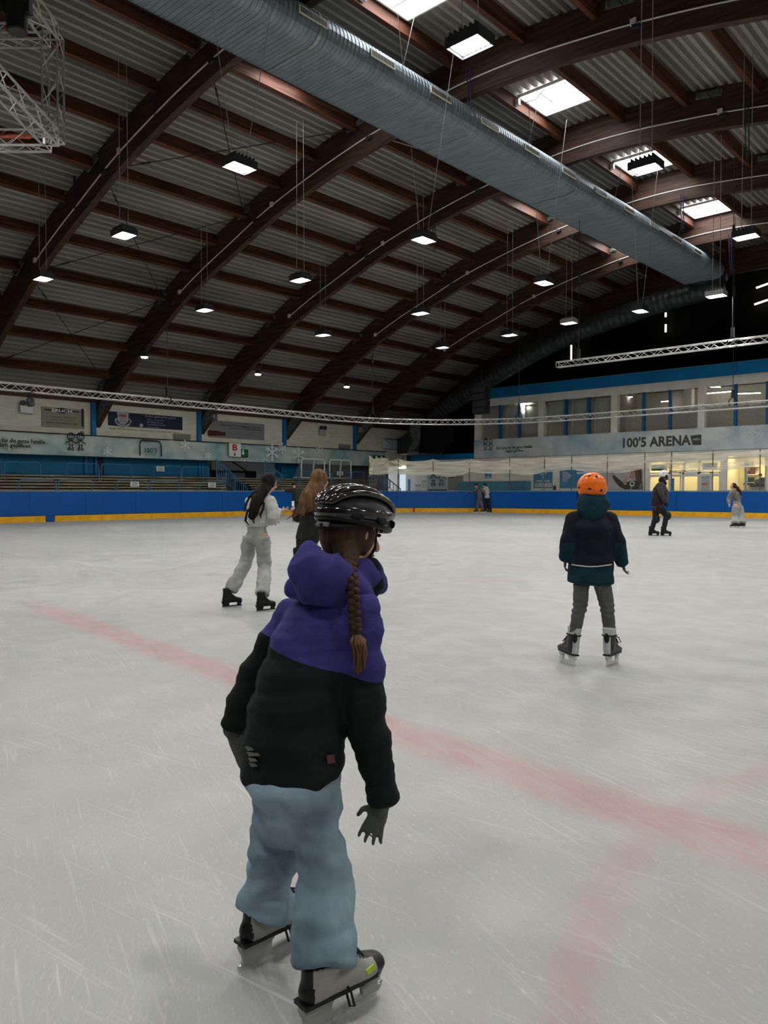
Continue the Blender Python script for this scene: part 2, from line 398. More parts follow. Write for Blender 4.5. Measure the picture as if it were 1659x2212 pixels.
# corrugated roof deck
pts = []; x = -35.2; s = 0; prev = None
fine = []
xx = -35.6
while xx <= 10.4: fine.append(off(xx, TH)); xx += .05
acc = 0; arc = [0]
for a, b in zip(fine, fine[1:]): acc += (b - a).length; arc.append(acc)
def atarc(q):
    import bisect
    i = min(max(bisect.bisect(arc, q) - 1, 0), len(arc) - 2); t = (q - arc[i]) / (arc[i + 1] - arc[i])
    p = fine[i].lerp(fine[i + 1], t); d = (fine[i + 1] - fine[i]).normalized(); return p, V((-d.z, 0, d.x))
PITCH = .262
q = 0; prof = []
while q < acc - PITCH:
    for f_, h_ in ((0, 0), (.34, 0), (.46, .125), (.86, .125), (.98, 0)):
        p, n = atarc(q + f_ * PITCH); prof.append(p + n * h_)
    q += PITCH
g = MB(); n = len(prof)
g.v = [V((p.x, YB, p.z)) for p in prof] + [V((p.x, YE, p.z)) for p in prof]
g.f = [(i, n + i, n + i + 1, i + 1) for i in range(n - 1)]; g.m = [0] * len(g.f)
ceil = tag(build('ceiling', g, DECK, org=(0, 0, 0)), kind='structure')
# purlins: one object per purlin and bay, children of the ceiling
PX = [-34.2, -32.7, -31.2, -29.7, -28.1, -26.4, -24.6, -22.8, -20.95, -19.1, -17.2, -15.25, -13.3, -11.25, -9.25, -7.25, -5.25, -3.3, -1.4, .45, 2.2]
def purl(x, y0, y1):
    p = off(x, TH - .02); t = tang(x); nn = V((-t.z, 0, t.x)); c = p - nn * .19
    g = MB().obox(c + V((0, (y0 + y1) / 2, 0)), t * .075, V((0, (y1 - y0) / 2, 0)), nn * .19); return g
bays = [(6.2, 11.7)] + [(a + .23, b - .01) for a, b in zip(ARY, ARY[1:])] + [(ARY[-1] + .23, YE)]
for x in PX:
    for y0, y1 in bays: build('purlin', purl(x, y0, y1), PURL, ceil)
# arches
def arch(y, label):
    r = tag(empty('timber_arch', (-34.6, y, 0)), label, 'roof arch', 'glued timber arches carrying the roof')
    g = MB(); xs = [-34.85 + (44.5) * i / 90 for i in range(91)]
    for x in xs:
        a, b = off(x, 0), off(x, TH)
        g.v += [V((a.x, y, a.z)), V((a.x, y + .22, a.z)), V((b.x, y + .22, b.z)), V((b.x, y, b.z))]
    for i in range(90):
        for j in range(4): g.f.append((4 * i + j, 4 * i + (j + 1) % 4, 4 * i + 4 + (j + 1) % 4, 4 * i + 4 + j))
    g.f += [(0, 3, 2, 1), (360, 361, 362, 363)]; g.m = [0] * len(g.f)
    build('glulam_beam', g, WOOD, r)
    return r
def arch_extra(r, y, k):
    def P(x, d, dy=0): o = off(x, d); return V((o.x, y + dy, o.z))
    for x0, x1 in ((-27.2, -14.6), (-14.5, 3)):
        build('conduit', MB().tube([P(x0 + (x1 - x0) * i / 30, .42, -.018) for i in range(31)], .022, 5), WHITEC, r)
    for x in (-27.2, -21.4, -8.2):
        p = P(x, .44, -.05); build('junction_box', MB().box(p - V((.07, .03, .08)), p + V((.07, .03, .08))), WHITEC, r)
    for x in NODES:
        t = tang(x); nn = V((-t.z, 0, t.x)); p = P(x, TH - .2, -.05)
        g = MB().obox(p, t * .38, (0, .02, 0), nn * .09); g.obox(p + V((0, -.06, 0)) + t * .3, t * .02, (0, .06, 0), nn * .08)
        g.obox(p + V((0, -.06, 0)) - t * .3, t * .02, (0, .06, 0), nn * .08)
        build('brace_bracket', g, GALVG, r)
        p2 = P(x + .5, .32, -.06); build('tie_anchor', MB().obox(p2, t * .1, (0, .05, 0), nn * .04), DARK, r)
        build('tie_rod', MB().tube([P(x, TH - .2, -.1), p2], .012, 4), ROPE, r)
    # steel shoe plate over the foot
    a, b, c, d = off(-34.5, .03), off(-32.85, .03), off(-33.3, .62), off(-34.5, .42)
    g = MB().slab([V((q.x, y - .02, q.z)) for q in (a, b, c, d)], (0, .26, 0)); build('steel_shoe', g, GALVG, r)
    # blue wall post beside the foot
    build('wall_post', MB().box((-34.75, y - .26, 3.55), (-34.45, y - .04, 5.35)), MULL, r)
    a = off(-34.1, TH); g = MB().slab([V((-34.6, y - .03, 5.3)), V((-33.9, y - .03, 5.9)), V((-33.9, y - .03, 6.35)), V((-34.6, y - .03, 5.9))], (0, .26, 0))
    build('head_plate', g, GALVG, r)
NODES = [-33.0, -28.2, -22.8, -17.2, -8.6, -3.5]
names = ['nearest brown timber arch, crossing the top left corner', 'second timber arch from the left, foot right of the tan wall advert',
         'third timber arch, foot between the navy and the grey wall adverts', 'fourth timber arch, foot right of the grey wall advert',
         'fifth timber arch, last one in front of the dark curved duct', 'farthest timber arch, in the dark behind the curved duct']
for k, y in enumerate(ARY):
    r = arch(y, names[k])
    if k < 5: arch_extra(r, y, k)
# diagonal bracing rods between neighbouring arches
BR = [(0, 'near left corner of the roof, between the two nearest arches')]
for bi, (k, wh) in enumerate(BR):
    for a, b in zip(NODES[:3], NODES[1:4]):
        for sgn in (0, 1):
            xa, xb = (a, b) if sgn else (b, a)
            p0 = off(xa, TH - .35) + V((0, ARY[k] + .25, 0)); p1 = off(xb, TH - .35) + V((0, ARY[k + 1] - .06, 0))
            g = MB().tube([p0, p1], .016, 5); m_ = p0.lerp(p1, .15); n_ = p0.lerp(p1, .19); g.tube([m_, n_], .035, 5)
            lab = {(-33.0, 1): 'lowest', (-28.2, 1): 'middle', (-22.8, 1): 'highest'}.get((a, 1))
            tag(build('bracing_rod', g, ROPE, org=p0), 'thin dark %s bracing rod %s from the nearest arch to the second' % (lab, 'rising' if sgn else 'falling'), 'rod', 'diagonal bracing rods of the first bay')
for k in (2, 4):
    p0 = off(-17.2, TH - .3) + V((0, ARY[k - 1] + .25, 0)); p1 = off(-15.6, .5) + V((0, ARY[k] - .06, 0))
    tag(build('bracing_rod', MB().tube([p0, p1], .014, 5), ALU, org=p0), 'bright tie rod catching light left of the big duct, %s' % ('nearer one' if k == 2 else 'farther one'), 'rod')

# walls
S = lambda nm, mb, m: tag(build(nm, mb, m, org=(0, 0, 0)), kind='structure')
yA, yB = onX(452, 1000, -34.3).y, onX(608, 1000, -34.3).y
yC = onX(690, 1000, -34.3).y
S('wall_left', MB().box((-34.9, YB, 2.85), (-34.6, YE, 5.5)), MASON)
S('wall_left.001', MB().box((-34.9, YB, -.07), (-34.3, yA, 2.85)), BLUEW)
S('wall_left.002', MB().box((-34.9, yB, -.07), (-34.3, yC, 2.85)), BLUEW)
S('wall_left.003', MB().box((-34.9, yC, -.07), (-34.3, 37.9, 2.85)), DARKW)
S('wall_left.004', MB().box((-37.4, yA - 1.5, -.07), (-37.1, yB + 3.5, 3.2)), MASON)
S('wall_left.005', MB().box((-37.4, yA - 1.5, 2.9), (-34.9, yB + 3.5, 3.2)), DARKW)
for px in (184, 206, 430, 436):       # vertical posts on the blue wall
    p = onX(px, 1000, -34.28); build('post', MB().box((-34.3, p.y - .06, 0), (-34.2, p.y + .06, 2.8)), MULL, bpy.data.objects['wall_left.001'])
g = MB()
for px, d in ((203, .0),): p = onX(px, 1000, -34.28); g.box((-34.3, p.y, 0), (-34.28, p.y + .5, 2.8))
build('recess', g, NAVY, bpy.data.objects['wall_left.001'])
# blue door in the alcove
p, q = onX(522, 1024, -37.08), onX(542, 1058, -37.08)
d = S('door_1', MB().box((-37.1, p.y, 0), (-37.04, q.y, p.z)), NAVY)
build('door_handle', MB().box((-37.04, q.y - .15, 1.02), (-37.0, q.y - .05, 1.06)), SILV, d)
S('wall_back', MB().box((-36, YB - .3, -.07), (11, YB, 14)), DARKW)
S('wall_right', MB().box((9.2, YB, -.07), (9.5, YE, 6)), MASON)
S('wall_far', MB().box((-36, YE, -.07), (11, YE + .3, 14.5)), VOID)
# dark eaves beam above the left wall
for a, b in zip([6.2] + ARY, ARY + [YE]):
    build('eaves_beam', MB().box((-34.75, a + .25, 5.35), (-34.5, b - .02, 5.8)), WOOD, bpy.data.objects['wall_left'])

# ================================================================ SKYLIGHTS
SKL = [(14.5, 'skylight at the top edge above the big duct'), (21.35, 'second skylight, right of the duct below the hanging lamp'), (27.75, 'third skylight, partly hidden by a hanging lamp'), (34.1, 'fourth, narrowest looking skylight at the far right')]
for y, lab in SKL:
    x0, x1 = -13.15, -11.4; z = off(-12.3, TH).z - .03
    r = tag(empty('skylight', (-12.3, y, z)), 'bright white ' + lab, 'skylight', 'skylights along the ridge')
    build('pane', MB().box((x0, y - .78, z - .02), (x1, y + .78, z)), SKYM, r)
    g = MB()
    for a, b in (((x0 - .05, y - .83), (x1 + .05, y - .78)), ((x0 - .05, y + .78), (x1 + .05, y + .83)), ((x0 - .05, y - .83), (x0, y + .83)), ((x1, y - .83), (x1 + .05, y + .83))):
        g.box((a[0], a[1], z - .07), (b[0], b[1], z + .01))
    build('frame', g, FRAMEW, r)
    g = MB().box((x0, y + .15, z - .035), (x1, y + .18, z - .02)); g.box((x0 + .55, y - .78, z - .035), (x0 + .58, y + .15, z - .02)); build('glazing_bar', g, DIMW, r)
    build('opener_cord', MB().tube([V((x0 + .05, y - .82, z - .15)), V((x0 + .25, y - .85, z - .32)), V((x0 + .6, y - .84, z - .34)), V((x0 + .9, y - .8, z - .1))], .016, 5), WHITEC, r)
    build('opener_box', MB().box((x0 - .1, y - .9, z - .3), (x0 + .02, y - .78, z - .12)), WHITEC, r)
# second row left of the ridge, hidden above the duct: its light falls on the purlin beside it
for k, (px, py) in enumerate(((615, 190), (1155, 447), (1322, 536))):
    y = onX(px, py, -17.1).y; z = off(-16.2, TH).z - .03; r = tag(empty('skylight', (-16.2, y, z)), 'skylight hidden above the big duct, glowing on the purlin beside it, %s' % ('nearest', 'middle', 'farthest')[k], 'skylight', 'skylights behind the duct')
    t = tang(-16.2); nn = V((-t.z, 0, t.x)); c = off(-16.2, TH - .05)
    build('pane', MB().obox(c + V((0, y, 0)), t * .80, (0, .75, 0), nn * .012), SKYM, r)
    build('frame', MB().obox(c + V((0, y, 0)) + nn * .025, t * .86, (0, .81, 0), nn * .012), FRAMEW, r)

# ================================================================ DUCTS
def oval(cx, cz, w_, r, n=10):
    o = []
    for i in range(n + 1): a = -math.pi / 2 + math.pi * i / n; o.append((cx + w_ / 2 + r * math.cos(a), cz + r * math.sin(a)))
    for i in range(n + 1): a = math.pi / 2 + math.pi * i / n; o.append((cx - w_ / 2 + r * math.cos(a), cz + r * math.sin(a)))
    return o
DXC, DZC, DW, DR = -13.85, 11.62, 1.36, .385
duct = tag(empty('ventilation_duct', (DXC, 5, DZC)), 'big flat oval galvanised air duct running along under the roof ridge', 'duct')
for a, b in zip((4., 11.9, 17.8, 23.6, 29.5), (11.9, 17.8, 23.6, 29.5, 37.6)):
    g = MB(); rings = []
    y = a
    while y < b - .01:
        for dy, e in ((0, 0), (.085, 0), (.098, .012), (.112, .012)): rings.append((min(y + dy, b), e))
        y += .125
    rings.append((b, 0)); o0 = oval(DXC, DZC, DW, DR); o1 = oval(DXC, DZC, DW, DR + .012); n = len(o0)
    for y, e in rings: g.v += [V((p[0], y, p[1])) for p in (o1 if e else o0)]
    for i in range(len(rings) - 1):
        for j in range(n): g.f.append((i * n + j, (i + 1) * n + j, (i + 1) * n + (j + 1) % n, i * n + (j + 1) % n))
    g.m = [0] * len(g.f); build('duct_section', g, DUCT, duct, smooth=False)
for y in (11.9, 17.8, 23.6, 29.5):
    g = MB(); o1 = oval(DXC, DZC, DW, DR + .02); n = len(o1)
    g.v = [V((p[0], y - .04, p[1])) for p in o1] + [V((p[0], y + .04, p[1])) for p in o1]
    g.f = [(j, n + j, n + (j + 1) % n, (j + 1) % n) for j in range(n)]; g.m = [0] * n; build('joint_band', g, GALV, duct)
for i in range(12):
    y = 9.4 + 2.26 * i; a = math.radians(4)
    c = V((DXC + DW / 2 + (DR + .012) * math.cos(a), y, DZC + (DR + .012) * math.sin(a)))
    nr = V((math.cos(a), 0, math.sin(a))); tt = V((-math.sin(a), 0, math.cos(a)))
    gr = build('air_grille', MB().obox(c, nr * .015, (0, .43, 0), tt * .085), FRAMEB, duct)
    g = MB()
    for k in range(14): g.obox(c + nr * .018 + V((0, -.37 + .057 * k, 0)), nr * .004, (0, .018, 0), tt * .06)
    build('grille_bar', g, DARK, gr); g = None
for i, y in enumerate((9.0, 14.6, 20.4, 26.2, 32.0)):
    for sx in (1, -1):
        x = DXC + sx * (DW / 2 + DR + .02); build('hanger_rod', MB().tube([V((x, y, DZC)), V((x + .25 * sx, y + .3, off(x, TH - .1).z))], .008, 5), GALV, duct)
# end elbow and the round duct following the last arch down to the left
def tubesec(g, pts, r, n=16):
    out = []
    for i in range(len(pts) - 1):
        L_ = (pts[i + 1] - pts[i]).length; k = max(2, int(L_ / .3))
        for j in range(k): out.append((pts[i].lerp(pts[i + 1], j / k), 1.0)); out.append((pts[i].lerp(pts[i + 1], (j + .12) / k), 1.035)); out.append((pts[i].lerp(pts[i + 1], (j + .2) / k), 1.0))
    out.append((pts[-1], 1.0)); g.tube([p for p, _ in out], [r * e for _, e in out], n)
YD = 38.5
ed = tag(empty('round_duct', (-22, YD, 10)), 'dark round air duct following the last arch down to the left', 'duct')
cl = [onY(x, y, YD) for x, y in ((1560, 612), (1500, 632), (1420, 655), (1350, 680), (1275, 705), (1200, 738), (1125, 778), (1050, 822), (985, 865), (925, 905))]
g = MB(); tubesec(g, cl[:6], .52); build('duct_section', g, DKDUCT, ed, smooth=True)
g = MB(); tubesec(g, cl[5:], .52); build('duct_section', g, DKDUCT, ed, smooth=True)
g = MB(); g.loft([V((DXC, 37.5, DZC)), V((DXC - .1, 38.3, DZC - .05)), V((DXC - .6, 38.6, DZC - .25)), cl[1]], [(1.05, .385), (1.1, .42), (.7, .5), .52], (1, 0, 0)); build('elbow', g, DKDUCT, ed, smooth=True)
# big square duct bend dropping to the plant box, left of the stand building
sd = tag(empty('plant_duct', (-32, 38, 4)), 'wide grey square air duct bending down beside the glazed opening', 'duct')
p = [onY(x, y, 37.6) for x, y in ((905, 905), (905, 945), (904, 962), (893, 975), (875, 980), (858, 981), (858, 948), (868, 944), (884, 930), (885, 905))]
build('duct_bend', MB().slab(p, (0, 1.4, 0)), DARK, sd)
p = [onY(x, y, 37.5) for x, y in ((885, 903), (907, 903), (907, 948), (901, 964), (890, 974), (878, 978), (893, 952), (885, 940))]
build('duct_side', MB().slab(p, (0, .08, 0)), GALVG, sd)
p = [onY(x, y, 37.75) for x, y in ((907, 905), (955, 905), (955, 955), (946, 960), (938, 974), (925, 979), (905, 979))]
build('duct_face', MB().slab(p, (0, 1.2, 0)), VOID, sd)
w1 = tag(empty('end_window', onY(944, 975, YE - .05)), 'small bright daylight window low behind the square duct bend', 'window')
build('pane', MB().slab([onY(x, y, YE - .05) for x, y in ((920, 981), (951, 981), (951, 962), (920, 962))], (0, .05, 0)), emis('daylight', (1, .99, .93), 2.2), w1)
w2 = tag(empty('roller_hatch', onX(840, 962, -34.5)), 'pale square hatch with a diagonal brace beside the square duct', 'hatch')
a, b, c, d_ = [onX(x, y, -34.5) for x, y in ((828, 948), (865, 951), (865, 976), (828, 970))]
build('panel', MB().slab([a, b, c, d_], (-.05, 0, 0)), POSTL, w2)
g = MB()
for u_, v_ in ((a, b), (b, c), (c, d_), (d_, a)): g.tube([u_ + V((.03, 0, 0)), v_ + V((.03, 0, 0))], .05, 4)
build('frame', g, GALV, w2); build('brace', MB().tube([a + V((.04, 0, 0)), c + V((.04, 0, 0))], .03, 4), ALU, w2)

# ================================================================ LAMPS
def lamp(x, y, z, alongx, label, group, near=False, silver=False, v=False, first=None):
    if first: return copy_tree(first, (x, y, z), label, group)
    r = tag(empty('pendant_lamp', (x, y, z)), label, 'lamp', group); L_, W_ = (.29, .21) if alongx else (.21, .29)
    O = V((x, y, z))
    g = MB().box((x - L_, y - W_, z), (x + L_, y + W_, z + .12)); g.box((x - L_, y - W_, z - .035), (x - L_ + .02, y + W_, z)); g.box((x + L_ - .02, y - W_, z - .035), (x + L_, y + W_, z)); g.box((x - L_, y - W_, z - .035), (x + L_, y - W_ + .02, z)); g.box((x - L_, y + W_ - .02, z - .035), (x + L_, y + W_, z)); n = 6
    for i in range(n):
        t = -1 + 2 * (i + .5) / n
        if alongx: g.box((x + t * L_ * .92 - .012, y - W_ * .9, z + .12), (x + t * L_ * .92 + .012, y + W_ * .9, z + .18))
        else: g.box((x - L_ * .9, y + t * W_ * .92 - .012, z + .12), (x + L_ * .9, y + t * W_ * .92 + .012, z + .18))
    build('housing', g, SILV if silver else DARK, r)
    for i in range(n):
        t = -1 + 2 * (i + .5) / n
        if alongx: b = ((x + t * L_ * .84 - .026, y - W_ * .72), (x + t * L_ * .84 + .026, y + W_ * .72))
        else: b = ((x - L_ * .72, y + t * W_ * .84 - .026), (x + L_ * .72, y + t * W_ * .84 + .026))
        build('led_strip', MB().box((*b[0], z - .012), (*b[1], z - .001)), LEDM, r)
    top = off(x, TH - .5).z
    for s in (-1, 1):
        if v: p1 = O + V((0, s * .15, .14)); p2 = V((x + .1, y + s * 1.15, top))
        else: p1 = O + V((s * (.10 if alongx else .05), s * .06, .12)); p2 = V((x + s * .08, y + s * .06, top))
        build('suspension_cable', MB().tube([p1, p2], .009, 4), LCAB, r)
    build('bracket', MB().tube([O + V((-.12, 0, .12)), O + V((-.12, 0, .21)), O + V((.12, 0, .21)), O + V((.12, 0, .12))], .012, 4), DARK, r)
    return r
GRP = 'LED lamps hanging under the roof'
ROWS = [
 (True, False, [((1015, 97), 'large grey LED lamp hanging right of the duct at the top'), ((1395, 363), 'LED lamp hanging in front of the third skylight'), ((1612, 510), 'LED lamp near the right edge below the fourth skylight')]),
 (False, True, [((517, 360), 'LED lamp on slanting cables between the first two arches'), ((915, 517), 'LED lamp on slanting cables beside the green strap'), ((1175, 610), 'LED lamp on slanting cables left of the duct, third of its row'), ((1383, 671), 'LED lamp on a wide V of cables in front of the curved duct')]),
 (True, False, [((268, 507), 'LED lamp where two bracing rods cross in the left bay'), ((649, 604), 'LED lamp hanging between second and third arch, upper one'), ((908, 676), 'LED lamp hanging in front of the fourth arch'), ((1101, 723), 'LED lamp hanging above the black loudspeaker stack')]),
 (True, False, [((93, 601), 'LED lamp at the left edge beside the nearest arch'), ((442, 669), 'LED lamp just right of the second arch'), ((698, 723), 'LED lamp just right of the third arch'), ((956, 750), 'LED lamp just right of the fourth arch')])]
protos = {}
for ri, (ax, v, lst) in enumerate(ROWS):
    for (px, py), lab in lst:
        p = onZ(px, py, 7.62)
        if lab.startswith('LED lamp just right of the fourth'): p = onX(px, py, -23.3)
        o = lamp(p.x, p.y, p.z, ax, lab, GRP, v=v, first=protos.get(ri))
        protos.setdefault(ri, o)
for (px, py), X, lab in (((1229, 697), -15.35, 'silver LED lamp on long straight cables, left of the V-hung lamp'), ((1547, 638), -9.0, 'silver LED lamp hanging at the right end of the big duct')):
    p = onX(px, py, X); o = lamp(p.x, p.y, p.z, True, lab, GRP, silver=True)
# rows that continue behind and above the camera
BEH = 'LED lamp of the rows that go on behind the camera'; RIG = 'LED lamp of the rows that go on right of the picture'
for ri, x in ((3, -23.3), (2, -17.8), (1, -12.5), (0, -6.6), (4, -1.0), (5, 4.6)):
    for y in (3.7, -2.0):
        if ri in protos: copy_tree(protos[ri], (x, y, 7.62), BEH, 'LED lamps behind the camera')
        else: protos[ri] = lamp(x, y, 7.62, True, BEH, 'LED lamps behind the camera')
for y in (9.6, 15.3, 21.0, 26.7):
    for ri, x in ((4, -1.0), (5, 4.6)): copy_tree(protos[ri], (x, y, 7.62), RIG, 'LED lamps right of the picture')
for x, y in ((-6.6, 26.7), (-6.6, 32.6), (-1.0, 32.6), (4.6, 32.6)): copy_tree(protos[0] if x < -2 else protos[4], (x, y, 7.62), RIG, 'LED lamps right of the picture')
for (px, py), k, lab in (((312, 772), 1, 'second'), ((557, 809), 2, 'third'), ((749, 836), 3, 'fourth')):
    p = onY(px, py, ARY[k] - .15); r = tag(empty('floodlight', p), 'small floodlight clamped under the %s timber arch' % lab, 'lamp', 'floodlights under the arches')
    build('housing', MB().tube([p + V((0, 0, .22)), p + V((0, 0, .1)), p + V((0, 0, .02))], [.08, .13, .17], 12), DARK, r)
    build('lens', MB().tube([p + V((0, 0, .018)), p + V((0, 0, -.03))], [.15, .12], 12), LEDS, r)
    build('bracket', MB().tube([p + V((0, 0, .2)), p + V((.35, .1, .55))], .025, 5), DARK, r)
# ================================================================ TRUSSES
def truss(g4, lace, path, half=.115, step=.3, r=.021, closed=False, up=V((0, 0, 1))):
    path = [V(p) for p in path]; out = []
    for i in range(len(path) - 1):
        L_ = (path[i + 1] - path[i]).length; k = max(1, round(L_ / step))
        out += [path[i].lerp(path[i + 1], j / k) for j in range(k)]
    out.append(path[-1]); ch = [[], [], [], []]
    for i, p in enumerate(out):
        t = (out[min(i + 1, len(out) - 1)] - out[max(i - 1, 0)]).normalized()
        u_ = up if abs(t.dot(up)) < .9 else RT
        s_ = t.cross(u_).normalized(); w_ = s_.cross(t)
        for c, (a, b) in enumerate(((-1, -1), (1, -1), (1, 1), (-1, 1))): ch[c].append(p + s_ * a * half + w_ * b * half)
    for c in range(4): g4[c].tube(ch[c], r, 6)
    for i in range(len(out) - 1):
        for c in range(4):
            d = (c + 1) % 4; a, b = (c, d) if i % 2 else (d, c)
            lace.tube([ch[a][i], ch[b][i + 1]], r * .48, 4)
    for i in (0, len(out) - 1):
        for c in range(4): lace.tube([ch[c][i], ch[(c + 1) % 4][i]], r * .7, 4)
def truss_thing(label, paths, org, **k):
    r = tag(empty('lighting_truss', org), label, 'truss'); g4 = [MB() for _ in range(4)]; lc = MB()
    for p in paths: truss(g4, lc, p, **k)
    for g in g4: build('chord', g, ALU, r)
    tag(build('lacing', lc, ALU, r), kind='stuff'); return r
TX, TY, TZ, TR = -26.1, 32.35, 4.62, 7.6
path = [V((TX, 2, TZ)), V((TX, TY - TR, TZ))] + [V((TX + TR - TR * math.cos(a), TY - TR + TR * math.sin(a), TZ)) for a in (math.pi / 2 * i / 10 for i in range(1, 11))] + [V((2, TY, TZ))]
truss_thing('long silver lattice truss hanging low over the rink along the boards, curving at the corner', [path], (TX, 20, TZ))
truss_thing('short straight silver truss hanging above the blue fascia at the right', [[V((-14.9, 26, 5.98)), V((-4.5, 26, 5.98))]], (-10, 26, 5.98), half=.10, r=.018)
def chain(px, y0, X=None, Y=None, y1=None, lab='', two=False):
    f = (lambda x, y: onX(x, y, X)) if X is not None else (lambda x, y: onY(x, y, Y))
    b = f(px, y1); top = off(b.x, .0) if abs(b.x + 12.6) < 22 else V((0, 0, 8)); tz = f(px, y0).z
    tz = max(tz, b.z + .5); a = V((b.x, b.y, top.z if tz > top.z else tz)); a.z = max(a.z, min(top.z, lowz(b.x)))
    if -15.0 < b.x < -12.7: a.z = min(a.z, 11.2)
    r = tag(empty('hoist_chain', b), lab, 'chain', 'chains holding the trusses')
    g = MB().tube([a, b + V((0, 0, .45))], .012, 5)
    build('steel_rope', g, ROPE, r)
    m_ = a.lerp(b, .4); g = MB().tube([m_ + V((0, 0, .2)), m_ - V((0, 0, .2))], .045, 6); build('turnbuckle', g, DARK, r)
    g = MB().obox(b + V((0, 0, .28)), (.05, 0, 0), (0, .05, 0), (0, 0, .16)); g.tube([b + V((0, 0, .2)), b + V((-.14, -.06, 0)), b + V((-.1, -.06, -.18))], .025, 5); g.tube([b + V((0, 0, .2)), b + V((.14, .06, 0)), b + V((.1, .06, -.18))], .025, 5)
    build('truss_clamp', g, BLACKM, r)
chain(362, 700, X=TX, y1=862, lab='black rope and clamp holding the long truss left of the third arch foot')
chain(805, 680, Y=27.3, y1=899, lab='black rope and clamp holding the long truss where it starts to curve')
chain(1121, 580, Y=31.6, y1=897, lab='long rope and clamp holding the truss in front of the leftmost gallery windows')
chain(1583, 530, Y=TY, y1=866, lab='long rope and clamp holding the truss at the right below the duct end')
chain(1250, 560, Y=26, y1=780, lab='rope and clamp at the left end of the short upper truss')
chain(1582, 450, Y=26.02, y1=737, lab='rope and clamp at the right of the short upper truss')
def spot(px, py, Y, lab):
    p = onX(px, py, TX) if Y is None else onY(px, py, Y); p.z = TZ - .36
    r = tag(empty('stage_light', p), lab, 'stage light', 'stage lights clamped under the long truss')
    build('clamp', MB().tube([p + V((0, 0, .40)), p + V((0, 0, .1))], .03, 6), BLACKM, r)
    g = MB().tube([p + V((-.16, 0, .1)), p + V((-.16, 0, -.1))], .02, 5); g.tube([p + V((.16, 0, .1)), p + V((.16, 0, -.1))], .02, 5); g.tube([p + V((-.16, 0, .1)), p + V((.16, 0, .1))], .02, 5); build('yoke', g, BLACKM, r)
    g = MB().tube([p + V((-.17, 0, .245)), p + V((.17, 0, .245))], .025, 5); g.tube([p + V((0, -.17, .245)), p + V((0, .17, .245))], .025, 5); build('clamp_bar', g, BLACKM, r)
    build('lamp_head', MB().tube([p + V((0, 0, .06)), p + V((0, 0, .0)), p + V((.02, 0, -.1)), p + V((.04, .02, -.22))], [.07, .13, .14, .11], 10), DARK, r)
spot(65, 856, None, 'black stage light under the truss above the grey floodlight box'); spot(462, 886, None, 'black stage light under the truss in front of the third arch foot'); spot(778, 918, 26.8, 'black stage light under the truss in front of the fifth arch foot')
# cube truss at the top left
c0 = dep(116, 304, 13.2); c1 = dep(116, 82, 13.2); c1 = V((c0.x, c0.y, c0.z + 1.78)); A1 = -RT; A2 = -FH
paths = [[c0, c1]]
paths += [[c + A1 * .1, c + A1 * 3.2] for c in (c0, c1)] + [[c + A2 * .1, c + A2 * 3.4] for c in (c0, c1)]
ct = truss_thing('silver box frame of lattice trusses at the top left corner', paths, c0, half=.13, r=.021, up=V((0, 0, 1)))
g = MB()
for k in range(5): g.tube([c0 + A1 * (.35 + .75 * i) + V((0, 0, .0 + .035 * k + .03 * math.sin(i * 2 + k))) + FH * (.04 * k - .1) for i in range(5)], .018, 5)
tag(build('cable_bundle', g, mat('orange_cable', (.38, .07, .03), .5), org=c0), 'orange red cable bundle lying in the bottom arm of the box truss', 'cable')
p = dep(36, 38, 11.2); r = tag(empty('stage_light', p), 'big black moving head light at the top left corner beside the box truss', 'stage light')
build('lamp_head', MB().tube([p + V((0, 0, .25)), p + V((0, 0, .18)), p + V((0, 0, -.06)), p + V((.01, 0, -.21))], [.10, .155, .15, .14], 20), BLACKM, r, smooth=False, bev=.01)
build('lens', MB().tube([p + V((.01, 0, -.205)), p + V((.012, 0, -.222))], .12, 20), mat('lens_glass', (.05, .035, .035), .1), r)
build('base', MB().obox(p + V((0, 0, .42)) - RT * .05, RT * .24, FH * .16, (0, 0, .12)), BLACKM, r, bev=.04)
g = MB().obox(p + V((0, 0, .22)) + RT * .18, RT * .03, FH * .07, (0, 0, .17)); g.obox(p + V((0, 0, .22)) - RT * .18, RT * .03, FH * .07, (0, 0, .17)); g.obox(p + V((0, 0, .38)), RT * .2, FH * .06, (0, 0, .02)); build('yoke', g, BLACKM, r, bev=.01)
# slings hanging from the arches
def sling(px, y0, y1, k, lab, m=PURP):
    a = onY(px, y0, ARY[k] - .12); b = onY(px + 2, y1, ARY[k] - .12); r = tag(empty('lifting_sling', a), lab, 'sling')
    if b.z > a.z - .2: b.z = a.z - .4
    g = MB(); mid = a.lerp(b, .72)
    for s in (-1, 1): g.tube([a + V((s * .05, 0, 0)), mid + V((s * .045, 0, 0)), b + V((s * .02, 0, .12))], .018, 5)
    build('webbing', g, m, r); build('shackle', MB().tube([b + V((-.04, 0, .12)), b + V((-.03, 0, 0)), b + V((.03, 0, 0)), b + V((.04, 0, .12))], .014, 5), DARK, r)
sling(333, 122, 250, 0, 'purple lifting sling over the nearest arch'); sling(160, 345, 455, 0, 'purple and green sling halfway down the nearest arch')
sling(60, 560, 600, 0, 'thin purple sling low on the nearest arch by the left lamp')
sling(1012, 150, 262, 1, 'long purple sling below the large grey lamp'); sling(1077, 415, 470, 3, 'purple sling hanging left of the duct on the fourth arch'); sling(1266, 508, 550, 4, 'small purple sling on the fifth arch left of the duct')
sling(1473, 418, 500, 3, 'purple sling right of the duct below the third skylight'); sling(1577, 505, 590, 4, 'purple sling at the right where the duct turns dark')
sling(1613, 208, 352, 2, 'green sling at the right edge on the second visible arch', GREEN); sling(937, 455, 545, 2, 'green sling beside the V-hung lamp on the third arch', GREEN)
